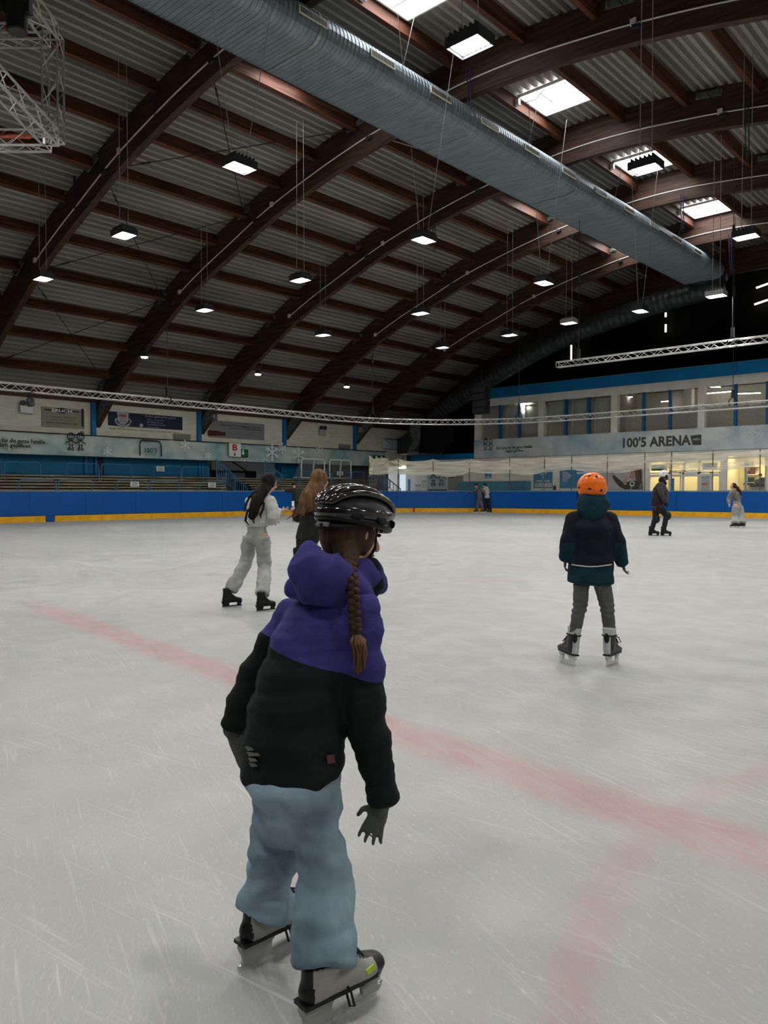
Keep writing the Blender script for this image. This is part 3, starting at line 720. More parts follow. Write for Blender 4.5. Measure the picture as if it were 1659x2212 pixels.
# loudspeaker stack
a, b = onY(1020, 836, 33.6), onY(1047, 893, 33.6)
r = tag(empty('loudspeaker_stack', (a.x, 33.6, b.z)), 'black stack of four loudspeakers hanging left of the gallery windows', 'loudspeaker')
for i in range(4):
    z0 = b.z + (a.z - b.z) * i / 4; z1 = b.z + (a.z - b.z) * (i + 1) / 4
    s_ = build('speaker_box', MB().box((a.x, 33.6, z0 + .01), (b.x, 34.1, z1 - .01)), BLACKM, r, bev=.015)
    build('speaker_grille', MB().box((a.x + .04, 33.57, z0 + .04), (b.x - .04, 33.6, z1 - .04)), BLACKM, s_)
build('steel_rope', MB().tube([V(((a.x + b.x) / 2, 33.85, a.z)), V(((a.x + b.x) / 2, 33.85, lowz(a.x) + .1))], .015, 5), ROPE, r)

# ================================================================ RINK BOARDS
rb = tag(empty('rink_boards', (BX, 20, 0)), 'blue rink boards with a yellow kick strip round the ice', 'rink boards')
def strip(g, s0, s1, d0, d1, z0, z1):
    k = max(1, int((s1 - s0) / .55)) if s1 > CUM[1] and s0 < CUM[-2] else 1; vs = []
    for i in range(k + 1):
        p, n_, _ = at(s0 + (s1 - s0) * i / k); q = p + n_ * d0; w_ = p + n_ * d1
        vs += [(q.x, q.y, z0), (w_.x, w_.y, z0), (w_.x, w_.y, z1), (q.x, q.y, z1)]
    fs = [tuple(4 * i + j if a == 0 else 4 * (i + 1) + j for a, j in ((0, m_), (0, (m_ + 1) % 4), (1, (m_ + 1) % 4), (1, m_))) for i in range(k) for m_ in range(4)]
    fs += [(3, 2, 1, 0), tuple(4 * k + j for j in range(4))]; g.add(vs, fs); return g
sg0, sg1 = s_of_px(99), s_of_px(117)
s64 = s_of_px(64); PW = 2.23
k0 = int((s64 - CUM[0]) / PW); edges = [s64 + PW * i for i in range(-11, int((CUM[-1] - s64) / PW))] + [CUM[-1]]
for a, b in zip(edges, edges[1:]):
    build('board_panel', strip(MB(), a + .006, b - .006, 0, .06, .25, 1.175), BOARD, rb)
build('board_frame', strip(MB(), edges[0], CUM[-1], .061, .12, 0, 1.16), DARKW, rb)
build('top_rail', strip(MB(), edges[0], CUM[-1], -.008, .10, 1.18, 1.222), RAILG, rb)
ks = [edges[0], sg0, sg1]; x = sg1
while x < CUM[-1] - 4.5: x += 4.46; ks.append(x)
ks.append(CUM[-1])
for i, (a, b) in enumerate(zip(ks, ks[1:])):
    if i == 1: build('gate_strip', strip(MB(), a + .02, b - .02, -.006, .06, .02, .245), GATE, rb); continue
    g = strip(MB(), a + .004, b - .004, -.022, .06, 0, .235); build('kick_plate', g, YEL, rb)
sr = s_of_px(893.5); build('red_marker', strip(MB(), sr - .05, sr + .05, -.03, -.02, 0, .26), REDM, rb)
# ================================================================ NET AND ITS POSTS
nt_ = tag(empty('safety_net', (BX + 8, BY, 1.2)), 'cream safety net gathered in folds on posts above the far boards', 'net')
posts = [(797, 1000), (861, 990), (936, 990), (1014, 992), (1100, 986), (1174, 985), (1233, 984), (1310, 982), (1392, 978), (1448, 976), (1537, 973), (1640, 968), (1740, 964)]
ps = []
for px, py in posts:
    s = s_of_px(px); p = at(s)[0] + at(s)[1] * .05; ps.append((s, p)); 
    r = build('net_post', MB().tube([V((p.x, p.y, 1.2)), V((p.x, p.y, 3.06))], .022, 6), mat('net_post_grey%d' % px, (.09, .09, .085), .5) if px == 797 else MATS['net_post_grey797'], nt_)
g = MB(); gt = MB(); rows = 7
for (s0, p0), (s1, p1) in zip(ps, ps[1:]):
    K = 12
    base = len(g.v)
    for i in range(K + 1):
        t = i / K; s = s0 + (s1 - s0) * t; p, n_, _ = at(s); sag = .16 * 4 * t * (1 - t) * (1 if s0 < ps[4][0] else .35)
        for j in range(rows):
            f = j / (rows - 1); z = 3.02 - sag - f * (.78 + .10 * math.sin(s * 1.3)); d = .06 + .05 * math.sin(j * 2.4 + s * 2.1) + .05 * math.sin(s * 5 + j)
            q = p + n_ * d; g.v.append(V((q.x, q.y, z)))
    for i in range(K):
        for j in range(rows - 1): a = base + i * rows + j; g.f.append((a, a + 1, a + rows + 1, a + rows))
    q0, q1 = p0, p1; gt.quad((q0.x, q0.y, 1.24), (q1.x, q1.y, 1.24), (q1.x, q1.y, 2.3), (q0.x, q0.y, 2.3))
g.m = [0] * len(g.f); build('gathered_net', g, NETM, nt_, smooth=True); build('net_curtain', gt, NETT, nt_)
# bunched end of the net at the left post
g = MB(); p0 = ps[0][1]; d_ = (ps[1][1] - ps[0][1]); nr_ = d_.cross(V((0, 0, 1))).normalized(); k = 20
for i in range(k + 1):
    t = i / k
    for j in range(9):
        f = j / 8; top = 3.18 - .42 * t - .10 * math.sin(t * 9); bot = 1.95 + .7 * min(1, t * 3) - .12 * math.sin(t * 7)
        g.v.append(V((p0.x, p0.y, 0)) + d_ * (t * 1.0) + V((0, 0, top + (bot - top) * f)) + nr_ * (.10 * math.sin(t * 22 + f * 4) + .06 * math.sin(f * 17)))
for i in range(k):
    for j in range(8): a = i * 9 + j; g.f.append((a, a + 1, a + 10, a + 9))
g.m = [0] * len(g.f); build('net_bunch', g, mat('cream_net_bunch', (.50, .48, .37), .8), nt_, smooth=True)

# ================================================================ STANDS ON THE LEFT
def stand(label, pa, pb, rows, z0=1.28, dz=.128):
    ya, yb = onX(pa, 1055, -31.7).y, onX(pb, 1055, -31.7).y
    r = tag(empty('grandstand', (-33, (ya + yb) / 2, 0)), label, 'grandstand')
    for i in range(rows):
        x = -31.65 - .43 * i; z = z0 + dz * i; ye = onX(pb, 1050, x).y if pb > 300 else yb
        y = ya
        while y < ye - .05:
            e = min(y + 3.9, ye); build('bench_plank', MB().box((x - .34, y, z - .075), (x, e - .02, z)), BENCH, r); y = e
        build('riser', MB().box((x - .42, ya, z - dz - .01), (x - .34 + .0, ye, z - .08)), RISER, r)
    g = MB(); y = ya + .3
    while y < yb: g.box((-33.9, y, 0), (-31.75, y + .12, 1.1)); y += 3
    build('support', g, RISER, r); return r
stand('near grandstand of yellowish wooden benches behind the boards at the left', -60, 488, 6)
stand('second grandstand of wooden benches behind the two skating women', 560, 815, 6)
def hoop(px0, px1, pyt, X, zb, label, sign=None, g=None):
    a = onX(px0, pyt, X); b = onX(px1, pyt, X); zt = a.z; R = .14; r = tag(empty('handrail_hoop', (X, (a.y + b.y) / 2, zb)), label, 'railing', 'blue tube hoops on the stands')
    pts = [V((X, a.y, zb)), V((X, a.y, zt - R))] + [V((X, a.y + R - R * math.cos(q), zt - R + R * math.sin(q))) for q in (.4, .8, 1.2, 1.57)]
    pts += [V((X, b.y - R * math.cos(q), zt - R + R * math.sin(q))) for q in (1.57, 1.2, .8, .4)] + [V((X, b.y, zt - R)), V((X, b.y, zb))]
    pts[6:10] = [V((X, b.y - R + R * math.cos(q), zt - R + R * math.sin(q))) for q in (1.57, 1.2, .8, .4)]
    build('rail', MB().tube(pts, .024, 6), RAILB, r)
    build('side_tube', MB().tube([V((X, a.y - .10, zb)), V((X, a.y - .10, zt - .25))], .018, 5), RAILB, r)
    if sign:
        c, d = onX(sign[0], sign[2], X + .04), onX(sign[1], sign[3], X + .04)
        s_ = build('notice', MB().box((X + .03, c.y, d.z), (X + .05, d.y, c.z)), SIGNW, r)
        g = MB()
        for i in range(4): z = d.z + (c.z - d.z) * (i + .7) / 4.6; g.box((X + .05, c.y + .06, z), (X + .054, d.y - .06, z + .022))
        build('print_line', g, GREYINK, s_)
BK = 1.95; back = [((9, 87), 997, 'first'), ((144.5, 213), 1000, 'second'), ((219, 284), 1002, 'third'), ((332.5, 391), 1006, 'fourth'), ((394, 450), 1008, 'fifth')]
for i, ((a, b), y, o_) in enumerate(back): hoop(a, b, y, -33.4, 1.6, '%s blue hoop from the left in the back row of the near stand' % o_, (338, 355, 1007, 1018) if i == 3 else None)
front = [((41, 120), 1036, 'first'), ((126, 199), 1037, 'second'), ((252.5, 319), 1037, 'third'), ((324, 386.5), 1038.5, 'fourth'), ((432, 488), 1041, 'fifth')]
for i, ((a, b), y, o_) in enumerate(front): hoop(a, b, y, -31.5, .0, '%s blue hoop from the left in the front row of the near stand' % o_, {2: (282, 300, 1040, 1051), 4: (450, 466, 1042, 1053)}.get(i))
hoop(647, 715, 1018, -32.6, 1.4, 'blue hoop in front of the left stored goal'); hoop(718, 757, 1018, -32.6, 1.4, 'blue hoop with a notice in front of the right stored goal', (728, 741, 1018, 1027))
hoop(760, 786, 1019, -32.6, 1.4, 'narrow blue hoop right of the stored goals')
def stairrail(label, pts, X, foot, nb):
    P_ = [onX(x, y, X) for x, y in pts]; r = tag(empty('stair_railing', P_[-1]), label, 'railing')
    build('handrail', MB().tube(P_, .03, 6), RAILB, r); low = [p + V((0, 0, -foot)) for p in P_]; [build('post', MB().tube([p, V((p.x, p.y, -.06))], .03, 6), RAILB, r) for p in (P_[0], P_[-1])]; build('bottom_rail', MB().tube(low, .02, 5), RAILB, r)
    for i in range(nb + 1):
        t = i / nb * (len(P_) - 1); k = min(int(t), len(P_) - 2); a = P_[k].lerp(P_[k + 1], t - k); build('baluster', MB().tube([a, a + V((0, 0, -foot))], .02 if i % 4 else .035, 5), RAILB, r)
stairrail('blue railing with bars sloping down beside the dark stair opening', [(468, 993), (503, 1024), (535, 1056)], -32.3, .75, 14)
stairrail('second blue railing sloping down behind the black-haired woman', [(572, 996), (611, 1028)], -33.0, .7, 9)
stairrail('blue railing sloping down right of the bunched net', [(803, 1009), (829, 1027), (829.5, 1034)], -31.6, .55, 8)
stairrail('small blue railing with rounded top before the white door recess', [(832, 1036), (838, 1034), (865, 1056)], -31.4, .5, 7)
g = tag(empty('stair_flight', onX(500, 1050, -33)), 'dark concrete stairs rising in the opening of the stand', 'stairs')
for i in range(6):
    a = onX(498 + 6 * i, 1050, -34.5).y; build('step', MB().box((-36.5, a, 0), (-34.4, a + .9, 2.2 - .3 * i)), DARKW, g)
# clutter at the stair mouth
p = onX(478, 1003, -36.3); r = tag(empty('machine', p - V((0, 0, 1))), 'dark machinery standing in the recess behind the stair rail', 'machine')
g = MB().obox(p + V((0, .6, -.7)), (.4, 0, 0), (0, 1.6, .0), (0, 0, .35)); build('body', g, BLACKM, r, bev=.05)
g = MB().tube([p + V((.1, -.8, -.4)), p + V((.1, -.8, .25)), p + V((.1, .6, .2))], .05, 5); g.tube([p + V((.1, .6, .2)), p + V((.1, 1.6, -.3)), p + V((.1, 1.9, -1.3))], .04, 5); build('arm', g, BLACKM, r)
# stored goals
def goal(px0, px1, pyt, pyb, label):
    X = -33.0; a, b = onX(px0, pyt, X), onX(px1, pyt, X); zb = onX(px0, pyb, X).z; r = tag(empty('hockey_goal', V((X, (a.y + b.y) / 2, zb))), label, 'goal', 'ice hockey goals stored on the stand')
    zt = a.z; g = MB().tube([V((X, a.y, zb)), V((X, a.y, zt - .1)), V((X, a.y + .1, zt)), V((X, b.y - .1, zt)), V((X, b.y, zt - .1)), V((X, b.y, zb))], .035, 6); build('goal_frame', g, FRAMEW, r)
    g = MB().tube([V((X, a.y, zb)), V((X - .8, a.y + .1, zb)), V((X - .8, b.y + .12, zb)), V((X, b.y, zb))], .035, 6); build('base_frame', g, FRAMEW, r)
    build('back_bar', MB().tube([V((X - .02, (a.y + b.y) / 2 + .1, zt)), V((X - .7, (a.y + b.y) / 2 + .6, zb))], .05, 6), FRAMEW, r)
    g = MB(); T = [V((X, a.y, zt)), V((X, b.y, zt)), V((X - .8, b.y + .12, zb)), V((X - .8, a.y + .1, zb))]; g.quad(*T); g.quad(T[1], V((X, b.y, zb)), T[2]); g.quad(T[0], T[3], V((X, a.y, zb))); build('net', g, NETG, r)
goal(651, 701, 991, 1031, 'left hockey goal stored behind the blue hoop'); goal(712, 758, 993, 1032, 'right hockey goal stored beside its twin')

# ================================================================ BANNER ON THE LEFT, ADVERTS
BNX = -33.7
bn = tag(empty('banner', (BNX, 20, 2.8)), 'long pale blue crumpled banner with snowflakes along the left stand', 'banner')
ztop, zbot = onX(0, 931, BNX).z, onX(0, 979, BNX).z; y0, y1 = onX(-40, 950, BNX).y, onX(833, 980, BNX).y
g = MB(); K = 260
for i in range(K + 1):
    y = y0 + (y1 - y0) * i / K
    for j in range(8):
        f = j / 7; z = zbot + (ztop - zbot) * f; d = .045 * noise.noise(V((y * 1.3 + f * 1.1, f * 2, 3))) * 2 + .05 * noise.noise(V((y * 3.1 - f * 3, f * 3, 9)))
        g.v.append(V((BNX + d, y, z)))
for i in range(K):
    for j in range(7): a = i * 8 + j; g.f.append((a, a + 8, a + 9, a + 1))
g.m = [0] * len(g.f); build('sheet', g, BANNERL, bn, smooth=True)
build('edge_cable', MB().tube([V((BNX + .05, y0, ztop + .02)), V((BNX + .05, y1, ztop + .02))], .025, 5), ROPE, bn)
YA = V((0, 1, 0)); XA = V((1, 0, 0)); ZA = V((0, 0, 1))
def flake(g, c, ax, nr, R):
    up = ZA; ax = V(ax)
    for k in range(6):
        a = math.pi / 3 * k + .26 * 0 + math.pi / 6; d = ax * math.cos(a) + up * math.sin(a); g.tube([c, c + d * R], R * .045, 4)
        for f in (.45, .72):
            for s in (-1, 1):
                e = ax * math.cos(a + s * .9) + up * math.sin(a + s * .9); g.tube([c + d * R * f, c + d * R * f + e * R * .3], R * .035, 4)
    g.tube([c + (ax * math.cos(q) + up * math.sin(q)) * R * .3 for q in (math.pi / 3 * j + math.pi/6 for j in range(6))], R * .03, 4, closed=True)
for px, py, R in ((232, 976, .62), (205, 985, .3), (528, 985, .3), (588, 977, .5), (610, 968, .3), (645, 983, .5), (20, 960, .25), (400, 962, .3), (450, 985, .3), (690, 975, .35)):
    p = onX(px, py, BNX + .12); R = min(R, p.z - zbot, 99); g = MB(); flake(g, p, YA, XA, R)
    for v in g.v: v.x = BNX + .12 + (v.x - BNX - .12) * .15; v.z = max(v.z, zbot)
    build('snowflake', g, FLAKE, bn)
def kid(g, c, ax, s, bun=False):      # small line drawing of a child: head, smile, shirt, limbs
    ax = V(ax)
    def q(x, y): return c + ax * x * s + ZA * y * s
    def ring(x, y, r, a0=0, a1=2 * math.pi, n=14): return [q(x + r * math.cos(a0 + (a1 - a0) * i / n), y + r * math.sin(a0 + (a1 - a0) * i / n)) for i in range(n + 1)]
    T = lambda p: g.tube(p, .022 * s * 1.6, 4)
    T(ring(0, .72, .26)); T(ring(0, .70, .14, math.pi * 1.1, math.pi * 1.9, 6)); T([q(-.14, .78), q(-.06, .79)]); T([q(.06, .79), q(.14, .78)])
    if bun: T(ring(.12, 1.03, .10)); T(ring(0, .72, .30, .5, 2.6, 6))
    T([q(-.13, .42), q(-.16, .12), q(.16, .12), q(.13, .42), q(-.13, .42)])
    T([q(-.13, .38), q(-.34, .26), q(-.36, .2)]); T([q(.13, .38), q(.34, .26), q(.36, .2)])
    for s_ in (-1, 1): T([q(s_ * .08, .12), q(s_ * .1, -.12)]); T(ring(s_ * .13, -.17, .08, n=8))
def kids_draw(name, c, ax, s, parent, nr, m=INK, flip=False):
    g = MB(); ax = V(ax); kid(g, c - ax * .36 * s, ax, s, bun=flip); kid(g, c + ax * .36 * s, ax, s, bun=not flip)
    for v in g.v: d = (v - c).dot(V(nr)); v -= V(nr) * d * .85
    build(name, g, m, parent)
kids_draw('drawing', onX(164, 965, BNX + .12), YA, .62, bn, XA)
tx = lambda s, px, py, hpx, X, par, m=INK, wpx=None, **k: text('lettering', s, onX(px, py, X), YA, ZA, abs(onX(px, py, X).z - onX(px, py + hpx, X).z), m, par, width=abs(onX(px + (wpx or 0) / 2, py, X).y - onX(px - (wpx or 0) / 2, py, X).y) if wpx else None, **k)
ty = lambda s, px, py, hpx, Y, par, m=INK, wpx=None, **k: text('lettering', s, onY(px, py, Y), XA, ZA, abs(onY(px, py, Y).z - onY(px, py + hpx, Y).z), m, par, width=abs(onY(px + (wpx or 0) / 2, py, Y).x - onY(px - (wpx or 0) / 2, py, Y).x) if wpx else None, **k)
BT = BNX + .13
tx('Der Spass für die ganze Familie.', 28, 953, 9, BT, bn, wpx=146, bold=.02); tx('Täglich geöffnet.', 24, 963, 8, BT, bn, wpx=90, bold=.02)
tx("100'5", 326, 973, 11, BT, bn, wpx=26); tx('DAS HITRADIO', 326, 982.5, 3, BT, bn, m=GREYINK, wpx=25)
pts = [onX(303, 984, BT), onX(302.5, 960, BT), onX(304, 953, BT), onX(308, 951, BT), onX(340, 953, BT), onX(346, 955, BT), onX(348.5, 962, BT), onX(349.5, 986, BT)]
g = MB().tube(pts, .035, 5); [setattr(v, 'x', BT - .02 + (v.x - BT) * .2) for v in g.v]; build('logo_frame', g, INK, bn)
def panelX(name, label, px0, px1, yt, yb, X, m, cat='sign', group=None, d=.04):
    a = onX(px0, yt, X); b = onX(px1, yt, X); zb = onX(px0, yb, X).z; o = tag(empty(name, V((X, (a.y + b.y) / 2, zb))), label, cat, group)
    build('panel', MB().box((X - d, a.y, zb), (X, b.y, a.z)), m, o); return o, a, b, zb
def panelY(name, label, px0, px1, yt, yb, Y, m, cat='sign', d=.04):
    a = onY(px0, yt, Y); b = onY(px1, yt, Y); zb = onY(px0, yb, Y).z; o = tag(empty(name, V(((a.x + b.x) / 2, Y, zb))), label, cat)
    build('panel', MB().box((a.x, Y, zb), (b.x, Y + d, a.z)), m, o); return o, a, b, zb
# hanging signs in front of the banner
o, a, b, zb = panelX('block_sign', 'white block sign with a red letter B and an arrow', 495, 520.5, 957, 986, BT + .05, SIGNW)
tx('B', 507.5, 966.5, 13, BT + .06, o, m=REDI, wpx=10.5, bold=.03)
def arrow(par, X, px, yt, yb, w, m, hd=.4, Y=None):
    f = (lambda x, y: onX(x, y, X)) if Y is None else (lambda x, y: onY(x, y, Y)); k = .18 * w; h = yb - (yb - yt) * hd
    dv = V((.006, 0, 0)) if Y is None else V((0, -.006, 0))
    g = MB().slab([f(px - k, yt), f(px + k, yt), f(px + k, h), f(px + w / 2, h), f(px, yb), f(px - w / 2, h), f(px - k, h)], dv); build('arrow', g, m, par)
arrow(o, BT + .052, 507, 977, 985, 5, INK)
o, a, b, zb = panelX('exit_sign', 'green exit arrow sign beside the white block B sign', 521, 536.5, 970, 988, BT + .04, SIGNG); arrow(o, BT + .045, 525, 971.5, 983, 7, WHITEI)
# adverts on the upper wall
AX = -34.55
o, a, b, zb = panelX('advert_panel', 'tan advert with ERLICH lettering on dark wings', 90, 182, 878, 921, AX, TAN)
g = MB().slab([onX(x, y, AX + .012) for x, y in ((112, 883), (122, 882), (135, 881), (148, 885), (156, 889), (146, 892), (135, 893.5), (124, 891))], (.006, 0, 0)); g.slab([onX(x, y, AX + .012) for x, y in ((95, 883), (172, 889), (170, 891), (97, 886))], (.003, 0, 0)); build('emblem', g, NAVY, o)
tx('ERLICH', 134, 887.3, 6, AX + .025, o, m=WHITEI, wpx=43, bold=.03)
tx('Gartenstraße 8 · 52080 Aachen', 134, 901.5, 3, AX + .012, o, m=GREYINK, wpx=66); tx('Telefon 0241 / 96 88 45', 134, 907.5, 3, AX + .012, o, m=GREYINK, wpx=52); tx('GARTEN- UND LANDSCHAFTSBAU', 134, 914.3, 3.5, AX + .012, o, m=INK, wpx=69)
a1, b1 = onX(176, 883, AX + .01), onX(181, 922, AX + .01); build('edge_stripe', MB().box((AX, a1.y, b1.z), (AX + .01, b1.y, a1.z)), NAVY, o)
o, a, b, zb = panelX('advert_panel', 'navy advert with a silver shield and white slogan', 234, 394, 888, 918.5, AX, NAVY)
def wall_pts(pts, X): return [onX(x, y, X) for x, y in pts]
sh = [(252, 891), (256, 889), (265, 890), (274, 890.5), (278, 893), (277, 900), (278.5, 907), (274, 914), (266, 919.5), (258, 914), (253, 907), (254, 898)]
build('shield', MB().slab(wall_pts(sh, AX + .01), (.008, 0, 0)), DIMW, o)
g = MB().tube(wall_pts([(252, 904), (249, 908), (253, 915), (266, 922.5), (279, 917), (283, 910), (280, 905)], AX + .012), .045, 4); [setattr(v, 'x', AX + .012 + (v.x - AX - .012) * .2) for v in g.v]; build('wreath', g, DIMW, o)
tx('DSSS', 265.5, 898, 5, AX + .03, o, m=REDI, wpx=16, bold=.03); tx('AACHEN', 265.5, 904.5, 2, AX + .03, o, m=GREYINK, wpx=11); tx('SICHERHEIT', 265.5, 910, 2, AX + .03, o, m=REDI, wpx=15)
tx('Einfach ganz sicher gehen.', 347.5, 901.5, 5, AX + .01, o, m=DIMW, wpx=67, shear=.25)
for s_, x, y, w_ in (('Objekt- und Werkschutz', 337, 907.8, 37), ('Baustellenbewachung', 335, 913, 33), ('Veranstaltungssicherheit', 338, 918.2, 40), ('Personenschutz', 331, 923, 26)): tx(s_, x, y, 2.8, AX + .01, o, m=DIMW, wpx=w_)
g = MB().tube([onX(305, 919, AX + .0), onX(305, 919, AX) + V((.02, 0, 0))], .10, 10); build('dot', g, DIMW, o)
tx('DSSS · Weststraße 23-27 · 52074 Aachen · Tel. 0241 · info · www', 314, 930, 3, AX - .03, o, m=GREYINK, wpx=148)
# darker lower part of the navy panel slopes with perspective: same panel, nothing more to add
o, a, b, zb = panelX('advert_panel', 'grey advert with a maroon skyline print', 452, 571, 907, 943.5, AX, GREYP)
build('skyline', MB().slab(wall_pts([(449, 941), (449, 930), (457, 929), (460, 930.5), (466, 929.5), (470, 931), (477, 932), (480, 934.5), (484, 932), (487, 935), (487, 941.5)], AX + .01), (.008, 0, 0)), MAROON, o)
for s_, x, y, h_, w_, m_ in (('Bauleitungen - Trockenbau', 506, 920, 3, 56, NAVY), ('Dachdecker · Fassadenbau', 544, 923.5, 3, 40, NAVY), ('Innenausbau - Modernisierung', 530, 927.5, 3, 70, NAVY), ('Jülicher Straße 306 · 52070 Aachen', 523, 939, 2.6, 54, GREYINK)): tx(s_, x, y, h_, AX + .01, o, m=m_, wpx=w_)
def floodbox(px, py, w, lab):
    p = onX(px, py, AX + .1); r = tag(empty('emergency_light', p), lab, 'emergency light')
    build('battery_box', MB().box((AX, p.y - w, p.z - .22), (AX + .16, p.y + w, p.z + .12)), SILV, r, bev=.02)
    for s_ in (-1, 1): q = p + V((0, s_ * w * .6, .22)); build('lamp_head', MB().tube([q + V((-.05, 0, 0)), q + V((.03, 0, 0)), q + V((.1, 0, 0))], [.06, .12, .12], 10), DARK, r)
floodbox(57, 882, .28, 'grey twin emergency light box left of the tan advert'); floodbox(697, 932, .25, 'grey twin emergency light box on the bare white wall')
for px, py in ((394, 945), (745, 966)):
    p = onX(px, py, AX + .02); r = tag(empty('wall_niche', p), 'small grey wall niche above the banner, %s' % ('below the navy advert' if px == 394 else 'left of the fifth arch foot'), 'niche'); build('frame', MB().box((AX - .03, p.y - .5, p.z - .1), (AX + .02, p.y + .5, p.z + .18)), BENCH, r); build('back', MB().box((AX + .02, p.y - .42, p.z - .08), (AX + .03, p.y + .42, p.z + .14)), GREYP, r)
# ================================================================ STAND BUILDING AT THE FAR END
EY = 40.0
X_ = lambda px, y=1000: onY(px, y, EY).x
def wallseg(px0, px1, z0, z1, nm='wall_end', m=WHITEW, y0=EY, y1=EY + .25): return S(nm, MB().box((X_(px0), y0, z0), (X_(px1), y1, z1)), m)
xr = 4.0; PXR = 2400
DZ = onY(1480, 1000, EY).z; WZ = onY(1610, 990, EY).z
wallseg(806, 858, -.07, 3.25); wallseg(887, 1404, -.07, 3.25); wallseg(1404, 1556, 2.75, 3.25); wallseg(858, 887, 2.35, 3.25)
wallseg(1556, 1569, -.07, 3.25); wallseg(1569, 1656, 2.95, 3.25); wallseg(1569, 1656, -.07, 1.12)
S('wall_end', MB().box((X_(1656), EY, -.07), (xr, EY + .25, 3.25)), WHITEW)
S('wall_end', MB().box((X_(852), EY + 1.2, -.07), (X_(893), EY + 1.4, 3.2)), WHITEW)
d = S('door_2', MB().box((X_(880), EY + .05, -.06), (X_(887), EY + .12, onY(880, 1035, EY).z)), POSTB)
S('trim_1', MB().box((X_(880), EY - .05, 3.25), (X_(1026), EY + .3, 3.62)), BLUEF)
S('floor.002', MB().box((X_(1025), EY, 3.25), (xr, YE, 4.4)), DARKW)
x0 = X_(1025)
# white posts, lintel, fascia
g0 = S('trim_2', MB().box((X_(1048), EY, 6.5), (xr, EY + .3, 6.95)), WHITEW)
fa = tag(empty('fascia', (-20, EY, 6.95)), 'bright blue panelled fascia along the top of the gallery', 'fascia')
x = X_(1050); step_ = 3.0; xs = [x]
while x < xr - .1: x = min(x + step_, xr); xs.append(x)
for a, b in zip(xs, xs[1:]): build('fascia_panel', MB().box((a + .006, EY - .12, 6.95), (b - .006, EY + .2, 7.56)), BLUEF, fa)
build('drip_edge', MB().box((xs[0], EY - .14, 7.56), (xr, EY + .25, 7.585)), GALV, fa)
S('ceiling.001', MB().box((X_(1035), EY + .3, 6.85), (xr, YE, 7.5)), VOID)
wp = [(1025, 1035), (1162, 1174), (1319, 1333), (1506, 1521), (1742, 1760)]
for i, (a, b) in enumerate(wp): S('trim_3', MB().box((X_(a), EY - .02, 4.4), (X_(b), EY + .3, 6.5)), WHITEW)
bm_ = [1080, 1121, 1221, 1270.6, 1389.5, 1446, 1587, 1656]
mul = [None, None]
bays_ = [(1035, 1162, [1080, 1121]), (1174, 1319, [1221, 1270.6]), (1333, 1506, [1389.5, 1446]), (1521, 1742, [1587, 1656])]
wn = 1
BLIND = mat('grey_roller_blind', (.50, .54, .47), .5, var=.25, vscale=.8)
for bi, (a, b, ms) in enumerate(bays_):
    ed_ = [a] + ms + [b]
    for k in range(3):
        xa, xb = X_(ed_[k]), X_(ed_[k + 1]); r = tag(empty('window_%d' % wn, V(((xa + xb) / 2, EY, 4.4))), kind='structure'); wn += 1
        if k < 2: build('mullion', MB().box((xb - .07, EY - .04, 4.42), (xb + .07, EY + .12, 6.5)), MULL, r)
        build('glass', MB().box((xa + .05, EY + .16, 4.45), (xb - .05, EY + .17, 6.5)), GLASS if bi < 2 else GLASST, r)
        if bi < 2:
            g = MB(); fa_, fb_ = xa + (.38 if k else .12), xb - .12
            for p, q in (((fa_ - .12, 4.45), (fa_, 6.4)), ((fb_, 4.45), (fb_ + .06, 6.4)), ((fa_ - .12, 6.3), (fb_ + .06, 6.42)), ((fa_ - .12, 4.42), (fb_ + .06, 4.5))): g.box((p[0], EY + .22, p[1]), (q[0], EY + .32, q[1]))
            build('frame', g, FRAMEB, r)
            build('roller_blind', MB().box((xa, EY + .36, 4.42), (xb, EY + .38, 6.5)), BLIND, r)
            build('brick_parapet', MB().box((xa, EY + .33, 4.42), (xb, EY + .355, 5.3)), BRICK, r)
S('wall_end', MB().box((X_(1316), YE - .7, 4.4), (xr, YE - .5, 6.85)), BRICK)
S('wall_end', MB().box((X_(1333), EY + .9, 4.4), (xr, EY + 1.1, 5.55)), BRICK)
S('wall_end', MB().box((X_(1316), EY + .3, 4.4), (X_(1319), YE - .5, 6.85)), BRICK)
S('wall_end', MB().box((X_(1446), EY + 1.8, 4.4), (X_(1464), EY + 2.2, 6.85)), WHITEW)
def striplamp(px, py, y, w, lab, rot=0):
    p = onY(px, py, y); r = tag(empty('strip_lamp', p), lab, 'lamp'); d_ = V((math.cos(rot), math.sin(rot), 0))
    build('tube', MB().tube([p - d_ * w, p + d_ * w], .022, 6), STRIP, r); build('housing', MB().obox(p + V((0, 0, .05)), d_ * w, d_.cross(ZA) * .05, (0, 0, .025)), SILV, r)
striplamp(1360, 858, 42.2, .16, 'short strip lamp behind the clear gallery window right of the middle post'); striplamp(1440, 867, 42.4, .3, 'strip lamp deeper in the gallery behind the clear window')
striplamp(1547, 848.5, 41.6, .85, 'long strip lamp in the gallery at the right'); striplamp(1545, 836, 42.4, .3, 'slanting strip lamp high in the gallery at the right', .9); striplamp(1615, 850, 42.0, .6, 'strip lamp in the gallery nearest the right edge', .4)
r = tag(empty('lit_exit_sign', onY(1597, 889, 43.2)), 'lit white exit sign inside the gallery', 'sign'); p = onY(1597, 889, 43.2); build('sign_body', MB().box((p.x - .22, 43.2, p.z - .12), (p.x + .22, 43.28, p.z + .12)), EXITL, r)
o, a, b, zb = panelY('gallery_door', 'brown double door in the gallery under the lit exit sign', 1562, 1640, 900, 925, 43.2, MAROON, 'door')
